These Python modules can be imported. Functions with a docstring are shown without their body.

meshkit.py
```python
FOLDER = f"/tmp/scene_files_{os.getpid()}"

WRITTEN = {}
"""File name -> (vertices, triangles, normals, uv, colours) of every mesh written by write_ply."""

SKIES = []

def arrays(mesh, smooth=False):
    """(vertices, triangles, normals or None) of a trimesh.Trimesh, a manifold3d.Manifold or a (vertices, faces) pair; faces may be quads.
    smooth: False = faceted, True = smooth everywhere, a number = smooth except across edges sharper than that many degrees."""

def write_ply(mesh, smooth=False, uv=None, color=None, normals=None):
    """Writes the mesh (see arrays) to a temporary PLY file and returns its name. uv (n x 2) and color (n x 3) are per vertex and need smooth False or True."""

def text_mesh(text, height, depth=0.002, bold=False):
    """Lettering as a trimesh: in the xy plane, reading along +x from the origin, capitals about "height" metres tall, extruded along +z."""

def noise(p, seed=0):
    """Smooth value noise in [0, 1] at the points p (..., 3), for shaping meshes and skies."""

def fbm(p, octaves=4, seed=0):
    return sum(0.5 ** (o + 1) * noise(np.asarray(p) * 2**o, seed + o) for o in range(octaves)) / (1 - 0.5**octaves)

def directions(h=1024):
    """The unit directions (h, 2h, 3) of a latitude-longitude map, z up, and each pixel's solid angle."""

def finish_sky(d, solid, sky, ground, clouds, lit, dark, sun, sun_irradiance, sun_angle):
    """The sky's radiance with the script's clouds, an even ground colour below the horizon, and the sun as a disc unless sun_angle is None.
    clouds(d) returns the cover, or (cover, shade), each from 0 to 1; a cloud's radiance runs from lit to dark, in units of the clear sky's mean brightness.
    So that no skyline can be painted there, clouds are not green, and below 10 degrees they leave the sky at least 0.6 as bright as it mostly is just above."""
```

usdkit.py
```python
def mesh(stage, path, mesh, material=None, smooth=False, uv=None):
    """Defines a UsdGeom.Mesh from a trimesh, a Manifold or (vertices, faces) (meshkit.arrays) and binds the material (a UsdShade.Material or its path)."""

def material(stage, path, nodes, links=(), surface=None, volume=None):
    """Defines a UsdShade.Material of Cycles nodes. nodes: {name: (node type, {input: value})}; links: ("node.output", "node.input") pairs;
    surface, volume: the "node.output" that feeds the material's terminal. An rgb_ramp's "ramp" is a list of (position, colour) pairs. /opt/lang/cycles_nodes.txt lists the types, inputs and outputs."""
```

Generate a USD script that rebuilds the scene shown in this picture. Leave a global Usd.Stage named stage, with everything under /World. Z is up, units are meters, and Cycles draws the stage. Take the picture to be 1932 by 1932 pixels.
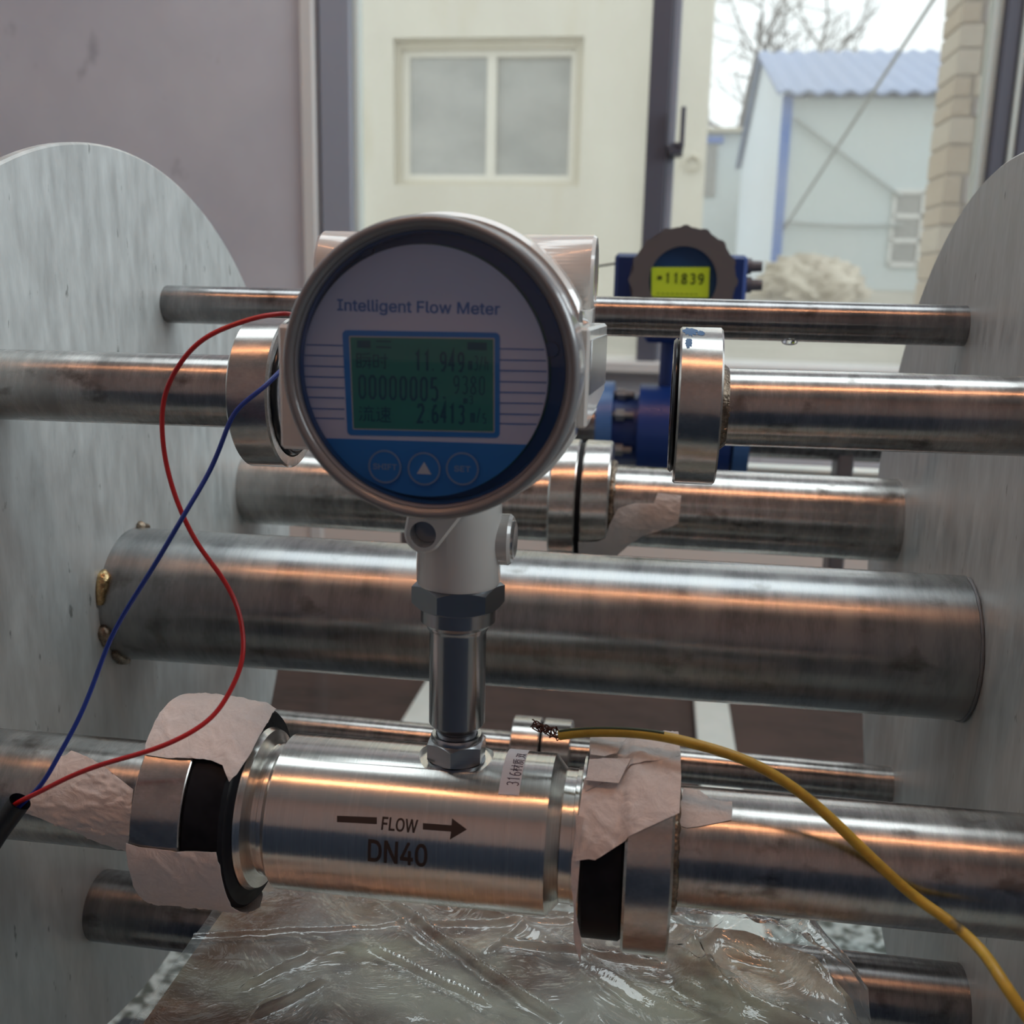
import math, random
import numpy as np, trimesh, usdkit, meshkit
import manifold3d as m3
from manifold3d import Manifold
from shapely.geometry import Polygon, LineString, box as sbox
from shapely.ops import unary_union
from pxr import Usd, UsdGeom, UsdLux, UsdShade, Gf, Sdf

stage = Usd.Stage.CreateInMemory()
UsdGeom.SetStageUpAxis(stage, UsdGeom.Tokens.z)
UsdGeom.SetStageMetersPerUnit(stage, 1.0)
world = UsdGeom.Xform.Define(stage, '/World')
stage.SetDefaultPrim(world.GetPrim())
UsdGeom.Scope.Define(stage, '/World/Looks')
rng = np.random.default_rng(7)
random.seed(7)

# ------------------------------------------------------------------ camera
H = 1.08                     # height of the eye above the floor
YAW, PITCH, ROLL, FPX = math.radians(8.0303), math.radians(12.4826), math.radians(1.30486), 1912.9
_f = np.array([-math.sin(YAW) * math.cos(PITCH), math.cos(YAW) * math.cos(PITCH), -math.sin(PITCH)])
_r = np.array([math.cos(YAW), math.sin(YAW), 0.0])
_u = np.cross(_r, _f)
_c, _s = math.cos(ROLL), math.sin(ROLL)
R_, U_, F_ = _c * _r + _s * _u, -_s * _r + _c * _u, _f
EYE = np.array([0, 0, H])
cam = UsdGeom.Camera.Define(stage, '/World/camera')
cam.CreateHorizontalApertureAttr(36.0)
cam.CreateVerticalApertureAttr(36.0)
cam.CreateFocalLengthAttr(36.0 * FPX / 1932.0)
cam.CreateClippingRangeAttr(Gf.Vec2f(0.02, 500))
cam.CreateFStopAttr(12.0)
cam.CreateFocusDistanceAttr(0.46)
cam.CreateExposureAttr(0.70)
cam.AddTransformOp().Set(Gf.Matrix4d(*R_, 0, *U_, 0, *(-F_), 0, *EYE, 1))

# ------------------------------------------------------------------ sky and added room lights
sky = UsdLux.DomeLight.Define(stage, '/World/sky')
sky.CreateColorAttr(Gf.Vec3f(0.90, 0.965, 1.0))
sky.CreateIntensityAttr(0.33)


def rect_light(name, center, look, w, h, color, power):
    L = UsdLux.RectLight.Define(stage, '/World/' + name)
    L.CreateWidthAttr(w); L.CreateHeightAttr(h)
    L.CreateColorAttr(Gf.Vec3f(*color)); L.CreateIntensityAttr(power)
    z = -np.array(look, float); z /= np.linalg.norm(z)
    up = np.array([0, 0, 1.0]) if abs(z[2]) < 0.9 else np.array([0, 1.0, 0])
    x = np.cross(up, z); x /= np.linalg.norm(x); y = np.cross(z, x)
    L.AddTransformOp().Set(Gf.Matrix4d(*x, 0, *y, 0, *z, 0, *center, 1))
    return L


# added fill lights at the right and under the ceiling, no opening modelled
rect_light('side_fill_light', (2.55, 1.0, 2.0), (-1, 0, -0.15), 2.2, 1.6, (0.85, 0.965, 1.0), 4.6)
rect_light('ceiling_fill_light', (-0.1, 1.35, 3.95), (0, 0, -1), 3.2, 1.2, (0.86, 0.97, 1.0), 2.05)


# ------------------------------------------------------------------ picture helpers (a pixel of the 1932 frame to a point)
def ray(px, py):
    return (px - 966) / FPX * R_ - (py - 966) / FPX * U_ + F_


def atY(px, py, Y):
    d = ray(px, py); p = d * Y / d[1]; return np.array([p[0], p[1], p[2] + H])


def atX(px, py, X):
    d = ray(px, py); p = d * X / d[0]; return np.array([p[0], p[1], p[2] + H])


def atZ(px, py, Z):
    d = ray(px, py); p = d * (Z - H) / d[2]; return np.array([p[0], p[1], Z])


# ------------------------------------------------------------------ materials
def M(name, nodes, links=(), surface='p.BSDF'):
    return usdkit.material(stage, '/World/Looks/' + name, nodes, links, surface=surface)


def plain(name, col, rough=0.5, metal=0.0, **kw):
    return M(name, {'p': ('principled_bsdf', dict(base_color=col, roughness=rough, metallic=metal, **kw))})


def mottled(name, c1, c2, scale=(10, 10, 10), rough=(0.4, 0.6), metal=0.0, detail=6, lo=0.35, hi=0.65, bump=0.0, bump_scale=60.0, extra=None, **kw):
    n = {'g': ('geometry', {}), 'm': ('mapping', {'scale': scale}),
         'n': ('noise_texture', {'scale': 1.0, 'detail': detail, 'roughness': 0.6}),
         'r': ('rgb_ramp', {'ramp': [(0, c1), (lo, c1), (hi, c2), (1, c2)]}),
         'q': ('map_range', {'from_min': 0.3, 'from_max': 0.7, 'to_min': rough[0], 'to_max': rough[1], 'clamp': True}),
         'p': ('principled_bsdf', dict(metallic=metal, **kw))}
    l = [('g.position', 'm.vector'), ('m.vector', 'n.vector'), ('n.fac', 'r.fac'), ('r.color', 'p.base_color'), ('n.fac', 'q.value'), ('q.result', 'p.roughness')]
    if bump:
        n['bn'] = ('noise_texture', {'scale': bump_scale, 'detail': 5})
        n['b'] = ('bump', {'strength': bump, 'distance': 0.002})
        l += [('g.position', 'bn.vector'), ('bn.fac', 'b.height'), ('b.normal', 'p.normal')]
    if extra:                                   # dark spots / stains: (scale vec, threshold, colour)
        sc, lo2, hi2, col = extra
        n['m2'] = ('mapping', {'scale': sc, 'location': (3.1, 1.7, 5.3)})
        n['n2'] = ('noise_texture', {'scale': 1.0, 'detail': 4})
        n['k'] = ('map_range', {'from_min': lo2, 'from_max': hi2, 'to_min': 0, 'to_max': 1, 'clamp': True})
        n['x'] = ('mix', {'color2': col})
        l += [('g.position', 'm2.vector'), ('m2.vector', 'n2.vector'), ('n2.fac', 'k.value'), ('k.result', 'x.fac'), ('r.color', 'x.color1'), ('x.color', 'p.base_color')]
        l.remove(('r.color', 'p.base_color'))
    return M(name, n, l)


def steel(name, c1, c2, rough=(0.18, 0.32), aniso=0.5, scale=(14, 60, 60), extra=None, bump=0.06, bump_scale=(300, 40, 40)):
    n = {'g': ('geometry', {}), 'm': ('mapping', {'scale': scale}), 't': ('combine_xyz', {'x': 1.0, 'y': 0.0, 'z': 0.0}),
         'n': ('noise_texture', {'scale': 1.0, 'detail': 6, 'roughness': 0.65}),
         'r': ('rgb_ramp', {'ramp': [(0, c1), (0.35, c1), (0.65, c2), (1, c2)]}),
         'q': ('map_range', {'from_min': 0.3, 'from_max': 0.7, 'to_min': rough[0], 'to_max': rough[1], 'clamp': True}),
         'mb': ('mapping', {'scale': bump_scale}), 'bn': ('noise_texture', {'scale': 1.0, 'detail': 4}),
         'b': ('bump', {'strength': bump, 'distance': 0.0004}),
         'p': ('principled_bsdf', dict(metallic=1.0, anisotropic=aniso, coat_weight=0.0 if name == 'turned_stainless' else 0.7, coat_roughness=0.13))}
    l = [('g.position', 'm.vector'), ('m.vector', 'n.vector'), ('n.fac', 'r.fac'), ('n.fac', 'q.value'), ('q.result', 'p.roughness'),
         ('t.vector', 'p.tangent'), ('g.position', 'mb.vector'), ('mb.vector', 'bn.vector'), ('bn.fac', 'b.height'), ('b.normal', 'p.normal')]
    if extra:
        sc, lo2, hi2, col = extra
        n['m2'] = ('mapping', {'scale': sc, 'location': (3.1, 1.7, 5.3)})
        n['n2'] = ('noise_texture', {'scale': 1.0, 'detail': 5})
        n['k'] = ('map_range', {'from_min': lo2, 'from_max': hi2, 'to_min': 0, 'to_max': 0.85, 'clamp': True})
        n['x'] = ('mix', {'color2': col})
        l += [('g.position', 'm2.vector'), ('m2.vector', 'n2.vector'), ('n2.fac', 'k.value'), ('k.result', 'x.fac'), ('r.color', 'x.color1'), ('x.color', 'p.base_color')]
    else:
        l += [('r.color', 'p.base_color')]
    return M(name, n, l)


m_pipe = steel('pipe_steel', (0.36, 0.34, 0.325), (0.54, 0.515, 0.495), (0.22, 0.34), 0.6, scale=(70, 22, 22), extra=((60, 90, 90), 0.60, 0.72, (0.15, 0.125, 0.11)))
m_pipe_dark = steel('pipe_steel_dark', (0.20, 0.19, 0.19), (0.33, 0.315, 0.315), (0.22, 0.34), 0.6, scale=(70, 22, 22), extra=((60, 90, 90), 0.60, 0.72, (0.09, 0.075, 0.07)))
m_tube = steel('galvanised_tube', (0.25, 0.25, 0.255), (0.36, 0.36, 0.36), (0.28, 0.40), 0.5, scale=(60, 16, 16), extra=((34, 46, 46), 0.62, 0.72, (0.15, 0.145, 0.14)))
m_flange = steel('flange_steel', (0.44, 0.42, 0.40), (0.58, 0.555, 0.53), (0.22, 0.32), 0.6, scale=(40, 60, 60), extra=((40, 70, 70), 0.64, 0.76, (0.25, 0.21, 0.18)))
m_flange_face = mottled('flange_face', (0.50, 0.49, 0.44), (0.66, 0.65, 0.60), (60, 60, 60), (0.45, 0.6), metal=0.4)
m_disc = mottled('galvanised_plate', (0.48, 0.49, 0.48), (0.63, 0.645, 0.635), (95, 110, 30), (0.42, 0.62), metal=0.45, detail=9, lo=0.30, hi=0.70,
                 extra=((150, 170, 60), 0.68, 0.76, (0.24, 0.25, 0.24)), bump=0.06, bump_scale=120)
m_disc_edge = mottled('plate_edge', (0.16, 0.16, 0.17), (0.26, 0.26, 0.27), (40, 40, 40), (0.4, 0.6), metal=0.7)
m_weld = mottled('weld_bead', (0.16, 0.12, 0.09), (0.42, 0.34, 0.26), (260, 260, 260), (0.18, 0.4), metal=0.9, bump=0.4, bump_scale=500)
m_weld_gold = mottled('weld_bead_gold', (0.30, 0.20, 0.10), (0.75, 0.55, 0.28), (260, 260, 260), (0.12, 0.3), metal=1.0, bump=0.4, bump_scale=500)
m_stainless = steel('turned_stainless', (0.68, 0.67, 0.64), (0.75, 0.735, 0.70), (0.21, 0.25), 0.75, scale=(500, 4, 4), bump=0.05, bump_scale=(2500, 20, 20))
m_stainless_v = M('turned_stainless_stem', {'t': ('combine_xyz', {'x': 0.0, 'y': 0.0, 'z': 1.0}), 'p': ('principled_bsdf', dict(base_color=(0.46, 0.46, 0.47), metallic=1.0, roughness=0.22, anisotropic=0.6))}, [('t.vector', 'p.tangent')])
m_nut = plain('nut_steel', (0.50, 0.51, 0.52), 0.24, 1.0)
m_nut_dark = plain('nut_steel_dark', (0.33, 0.35, 0.38), 0.3, 1.0)
m_engrave = plain('engraved_mark', (0.035, 0.022, 0.018), 0.55, 0.0)
m_rubber = mottled('black_rubber', (0.005, 0.006, 0.009), (0.012, 0.013, 0.018), (120, 120, 120), (0.42, 0.6), specular_ior_level=0.15)
m_rubber_wet = plain('wet_black_rubber', (0.008, 0.010, 0.014), 0.18)
m_enamel = mottled('white_enamel', (0.70, 0.68, 0.65), (0.74, 0.72, 0.69), (20, 20, 20), (0.22, 0.3), coat_weight=1.0, coat_roughness=0.05)
m_enamel_dark = plain('bezel_enamel', (0.20, 0.20, 0.21), 0.28, 0.0, coat_weight=0.6, coat_roughness=0.1)
m_recess = plain('navy_recess', (0.010, 0.070, 0.22), 0.35)
m_hole = plain('bore_dark', (0.10, 0.10, 0.12), 0.4)
m_panel = plain('panel_white', (0.66, 0.68, 0.84), 0.5)
m_blue = plain('panel_blue', (0.020, 0.21, 0.62), 0.45)
m_blue_print = plain('blue_print', (0.10, 0.20, 0.50), 0.5)
m_lcd = plain('lcd_green', (0.030, 0.22, 0.18), 0.4)
m_lcd_ink = plain('lcd_ink', (0.010, 0.085, 0.12), 0.4)
m_lcd_bezel = plain('lcd_edge', (0.62, 0.58, 0.54), 0.3, 0.3)
m_white_print = plain('white_print', (0.62, 0.66, 0.72), 0.5)
m_btn_ring = plain('button_ring', (0.25, 0.36, 0.55), 0.4)
m_pcb = plain('green_board_edge', (0.02, 0.14, 0.09), 0.4)
def glass(name, base_nodes, base_links, base_out, tint=(1, 1, 1), rough=0.02):
    n = dict(base_nodes); n.update({'lw': ('layer_weight', {'blend': 0.5}), 'pw': ('math', {'math_type': 'power', 'value2': 4.0}), 'ma': ('math', {'math_type': 'multiply_add', 'value2': 0.7, 'value3': 0.03}),
                                    'gl': ('glossy_bsdf', {'color': tint, 'roughness': rough}), 'mx': ('mix_closure', {})})
    return M(name, n, list(base_links) + [('lw.facing', 'pw.value1'), ('pw.value', 'ma.value1'), ('ma.value', 'mx.fac'), (base_out, 'mx.closure1'), ('gl.BSDF', 'mx.closure2')], surface='mx.closure')


m_pane = glass('window_glass_meter', {'t': ('transparent_bsdf', {'color': (0.95, 0.975, 1.0)})}, [], 't.BSDF', (0.9, 0.95, 1.0))
m_tape = M('masking_tape', {'g': ('geometry', {}), 'n': ('noise_texture', {'scale': 900.0, 'detail': 4}), 'r': ('rgb_ramp', {'ramp': [(0, (0.80, 0.745, 0.73)), (1, (0.93, 0.90, 0.89))]}),
                            'n2': ('noise_texture', {'scale': 130.0, 'detail': 6, 'distortion': 0.8}), 'b': ('bump', {'strength': 0.6, 'distance': 0.0016}),
                            'p': ('principled_bsdf', {'roughness': 0.75}), 't': ('translucent_bsdf', {'color': (0.7, 0.62, 0.58)}), 'x': ('mix_closure', {'fac': 0.18})},
           [('g.position', 'n.vector'), ('n.fac', 'r.fac'), ('r.color', 'p.base_color'), ('g.position', 'n2.vector'), ('n2.fac', 'b.height'), ('b.normal', 'p.normal'), ('p.BSDF', 'x.closure1'), ('t.BSDF', 'x.closure2')], surface='x.closure')
m_sticker = plain('sticker_paper', (0.80, 0.76, 0.80), 0.5)
m_ink = plain('sticker_ink', (0.10, 0.06, 0.09), 0.6)
m_red = plain('red_insulation', (0.50, 0.018, 0.022), 0.35)
m_wireblue = plain('blue_insulation', (0.018, 0.055, 0.36), 0.35)
m_jacket = plain('black_jacket', (0.010, 0.012, 0.016), 0.4)
m_yellow = mottled('yellow_insulation', (0.42, 0.27, 0.035), (0.62, 0.43, 0.06), (60, 60, 60), (0.35, 0.5), extra=((70, 70, 70), 0.62, 0.72, (0.05, 0.06, 0.05)))
m_green_stripe = plain('green_stripe', (0.06, 0.09, 0.05), 0.5)
m_copper = plain('copper_strand', (0.14, 0.055, 0.04), 0.45, 0.8)
m_water = M('water', {'p': ('principled_bsdf', {'base_color': (1, 1, 1), 'roughness': 0.0, 'transmission_weight': 1.0, 'ior': 1.33})})

# ------------------------------------------------------------------ prim helpers
used = {}


def numbered(path):
    k = used.get(path, -1) + 1
    used[path] = k
    return path if k == 0 else f'{path}_{k:03d}'


def tag(p, label=None, cat=None, group=None, kind=None):
    p = p.GetPrim() if hasattr(p, 'GetPrim') else p
    for k, v in (('label', label), ('category', cat), ('group', group), ('kind', kind)):
        if v:
            p.SetCustomDataByKey(k, v)
    return p


base_of = {}


def thing(name, label, cat, base=(0, 0, 0), group=None, kind=None):
    path = numbered('/World/' + name)
    x = UsdGeom.Xform.Define(stage, path)
    x.AddTranslateOp().Set(Gf.Vec3d(*map(float, base)))
    base_of[path] = np.array(base, float)
    tag(x, label, cat, group, kind)
    return path


def obj(name, mesh, mat, parent='/World', smooth=35, label=None, cat=None, group=None, kind=None):
    path = numbered(parent + '/' + name)
    v, f = meshkit.arrays(mesh)[:2]
    b = base_of.get(parent)
    if b is None and parent != '/World':
        b = base_of.get(parent.rsplit('/', 1)[0])
        base_of[parent] = b
    if b is not None:
        v = v - b
    m = usdkit.mesh(stage, path, trimesh.Trimesh(v, f, process=False), mat, smooth=smooth)
    if b is not None:
        base_of[path] = b
    tag(m, label, cat, group, kind)
    return path


# ------------------------------------------------------------------ shape helpers
def cat_(*ms):
    return trimesh.util.concatenate([m if isinstance(m, trimesh.Trimesh) else trimesh.Trimesh(*meshkit.arrays(m)[:2], process=False) for m in ms])


def lathe(profile, n=96, axis='x', center=(0, 0, 0)):
    """profile: (a, r) pairs, revolved about the axis; closed where r = 0 or where the profile returns to its start."""
    P = np.array(profile, float)
    th = np.linspace(0, 2 * np.pi, n, endpoint=False)
    a = np.repeat(P[:, 0], n).reshape(-1, n); r = P[:, 1][:, None]
    v = np.stack([a, -r * np.cos(th)[None], r * np.sin(th)[None]], -1).reshape(-1, 3)
    f = []
    for i in range(len(P) - 1):
        j = np.arange(n); k = (j + 1) % n
        A, B, C, D = i * n + j, i * n + k, (i + 1) * n + k, (i + 1) * n + j
        if P[i, 1] > 1e-9:
            f.append(np.stack([A, B, C if P[i + 1, 1] > 1e-9 else D], 1))
        if P[i + 1, 1] > 1e-9:
            f.append(np.stack([A, C, D], 1))
    m = trimesh.Trimesh(v, np.vstack(f), process=False)
    m.merge_vertices()
    if m.volume < 0:
        m.invert()
    if axis == 'y':
        m.vertices = m.vertices[:, [1, 0, 2]] * [1, 1, 1]; m.invert()
    elif axis == 'z':
        m.vertices = m.vertices[:, [2, 1, 0]]; m.invert()
    m.vertices += np.array(center)
    return m


def mani(t):
    t = t.copy(); t.merge_vertices()
    return Manifold(m3.Mesh(vert_properties=np.asarray(t.vertices, np.float32), tri_verts=np.asarray(t.faces, np.uint32)))


def tri(m):
    return trimesh.Trimesh(*meshkit.arrays(m)[:2], process=False)


def rbox(x0, x1, y0, y1, z0, z1, b=0.001):
    """box with chamfered edges"""
    b = min(b, (x1 - x0) / 2.01, (y1 - y0) / 2.01, (z1 - z0) / 2.01)
    P = []
    for x, sx in ((x0, 1), (x1, -1)):
        for y, sy in ((y0, 1), (y1, -1)):
            for z, sz in ((z0, 1), (z1, -1)):
                P += [(x, y + sy * b, z + sz * b), (x + sx * b, y, z + sz * b), (x + sx * b, y + sy * b, z)]
    return tri(Manifold.hull_points(np.array(P, float)))


def box(x0, x1, y0, y1, z0, z1):
    m = trimesh.creation.box((x1 - x0, y1 - y0, z1 - z0)); m.apply_translation(((x0 + x1) / 2, (y0 + y1) / 2, (z0 + z1) / 2)); return m


def spline(P, n=120):
    from scipy.interpolate import CubicSpline
    P = np.asarray(P, float)
    t = np.concatenate([[0], np.cumsum(np.linalg.norm(np.diff(P, axis=0), axis=1))])
    return CubicSpline(t, P)(np.linspace(0, t[-1], n))


def tube(P, r, n=12, cap=True, phase=0.0):
    P = np.asarray(P, float); N = len(P)
    r = np.broadcast_to(r, (N,))
    T = np.gradient(P, axis=0); T /= np.linalg.norm(T, axis=1)[:, None]
    u = np.cross(T[0], [0, 0, 1.0]) if abs(T[0][2]) < 0.9 else np.cross(T[0], [1.0, 0, 0])
    u /= np.linalg.norm(u); v = []
    th = np.linspace(0, 2 * np.pi, n, endpoint=False) + phase
    for i in range(N):
        u = u - (u @ T[i]) * T[i]; u /= np.linalg.norm(u); w = np.cross(T[i], u)
        v.append(P[i] + r[i] * (np.cos(th)[:, None] * u + np.sin(th)[:, None] * w))
    v = np.vstack(v); f = []
    for i in range(N - 1):
        j = np.arange(n); k = (j + 1) % n
        f += [np.stack([i * n + j, i * n + k, (i + 1) * n + k], 1), np.stack([i * n + j, (i + 1) * n + k, (i + 1) * n + j], 1)]
    f = np.vstack(f)
    if cap:
        v = np.vstack([v, P[0], P[-1]]); j = np.arange(n); k = (j + 1) % n
        f = np.vstack([f, np.stack([k, j, np.full(n, N * n)], 1), np.stack([(N - 1) * n + j, (N - 1) * n + k, np.full(n, N * n + 1)], 1)])
    m = trimesh.Trimesh(v, f, process=False)
    if m.volume < 0:
        m.invert()
    return m


def patch(poly, cell, fn, t=0.0002):
    """A thin sheet: the polygon (in its own u, v) cut into cells and laid out by fn(u, v, h); h = 0 outside, h = -t inside."""
    vs, fs, n = [], [], 0
    x0, y0, x1, y1 = poly.bounds
    nx, ny = max(1, int(math.ceil((x1 - x0) / cell))), max(1, int(math.ceil((y1 - y0) / cell)))
    from shapely.prepared import prep
    pp = prep(poly)
    dx, dy = (x1 - x0) / nx, (y1 - y0) / ny
    for i in range(nx):
        for j in range(ny):
            c = sbox(x0 + i * dx, y0 + j * dy, x0 + (i + 1) * dx, y0 + (j + 1) * dy)
            if pp.contains(c):
                gs = [c]
            elif pp.intersects(c):
                g = poly.intersection(c); gs = [q for q in getattr(g, 'geoms', [g]) if q.geom_type == 'Polygon' and q.area > 1e-12]
            else:
                continue
            for q in gs:
                if q is c:
                    P = np.array(q.exterior.coords)[:-1]; k = len(P); ff = np.array([(0, 1, 2), (0, 2, 3)])
                    if Polygon(P).exterior.is_ccw is False: P = P[::-1]
                else:
                    P, ff = trimesh.creation.triangulate_polygon(q, engine='earcut')
                vs.append(P); fs.append(ff + n); n += len(P)
    uv = np.vstack(vs); f = np.vstack(fs)
    key = np.round(uv / (cell * 1e-4)).astype(np.int64)
    _, first, inv = np.unique(key, axis=0, return_index=True, return_inverse=True)
    uv, f = uv[first], inv.ravel()[f]
    f = f[(f[:, 0] != f[:, 1]) & (f[:, 1] != f[:, 2]) & (f[:, 0] != f[:, 2])]
    a = uv[f]; ar = (a[:, 1, 0] - a[:, 0, 0]) * (a[:, 2, 1] - a[:, 0, 1]) - (a[:, 1, 1] - a[:, 0, 1]) * (a[:, 2, 0] - a[:, 0, 0])
    f[ar < 0] = f[ar < 0][:, ::-1]
    top, bot = fn(uv[:, 0], uv[:, 1], 0.0), fn(uv[:, 0], uv[:, 1], -t)
    N = len(uv)
    e = np.vstack([f[:, [0, 1]], f[:, [1, 2]], f[:, [2, 0]]])
    es = set(map(tuple, e.tolist()))
    b = np.array([x for x in es if (x[1], x[0]) not in es])
    side = np.vstack([np.stack([b[:, 1], b[:, 0], b[:, 0] + N], 1), np.stack([b[:, 1], b[:, 0] + N, b[:, 1] + N], 1)])
    m = trimesh.Trimesh(np.vstack([top, bot]), np.vstack([f, f[:, ::-1] + N, side]), process=False)
    return m


def strokes(lines, w):
    return unary_union([LineString(l).buffer(w / 2, cap_style=2, join_style=2) for l in lines])


def extrude(poly, h):
    gs = [g for g in getattr(poly, 'geoms', [poly]) if g.geom_type == 'Polygon' and g.area > 1e-12]
    return trimesh.util.concatenate([trimesh.creation.extrude_polygon(g, h, engine='earcut') for g in gs])


DIG = {'0': [[(.1, .15), (.1, .85), (.25, 1), (.45, 1), (.6, .85), (.6, .15), (.45, 0), (.25, 0), (.1, .15)]],
       '1': [[(.15, .85), (.35, 1), (.35, 0)]],
       '2': [[(.1, .8), (.2, .97), (.45, 1), (.6, .85), (.6, .65), (.1, 0), (.62, 0)]],
       '3': [[(.1, .9), (.3, 1), (.5, .97), (.6, .8), (.5, .56), (.3, .52)], [(.5, .54), (.62, .3), (.55, .08), (.35, 0), (.1, .1)]],
       '4': [[(.45, 0), (.45, 1), (.08, .35), (.65, .35)]],
       '5': [[(.58, 1), (.15, 1), (.12, .58), (.45, .6), (.62, .42), (.6, .12), (.42, 0), (.1, .08)]],
       '6': [[(.55, .95), (.3, .95), (.1, .6), (.1, .15), (.3, 0), (.5, .03), (.62, .2), (.6, .42), (.42, .56), (.12, .45)]],
       '8': [[(.35, .53), (.12, .7), (.15, .9), (.35, 1), (.55, .9), (.58, .7), (.35, .53), (.1, .3), (.12, .08), (.35, 0), (.58, .08), (.6, .3), (.35, .53)]],
       '9': [[(.6, .55), (.3, .42), (.12, .6), (.12, .85), (.3, 1), (.5, .98), (.62, .8), (.6, .3), (.4, .03), (.15, .05)]],
       '.': [[(.12, .0), (.12, .1)]], ',': [[(.2, .1), (.1, -.12)]], '*': [[(.1, .35), (.55, .75)], [(.1, .75), (.55, .35)], [(.05, .55), (.6, .55)]],
       'm': [[(.05, 0), (.05, .6), (.3, .6), (.3, 0)], [(.3, .6), (.55, .6), (.55, 0)]], '/': [[(.1, 0), (.5, 1)]],
       'h': [[(.1, 0), (.1, 1)], [(.1, .55), (.5, .6), (.55, 0)]], 's': [[(.5, .6), (.15, .6), (.12, .35), (.5, .3), (.48, 0), (.1, 0)]], ' ': [],
       '-': [[(.1, .5), (.55, .5)]], '+': [[(.1, .5), (.6, .5)], [(.35, .75), (.35, .25)]]}
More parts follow.
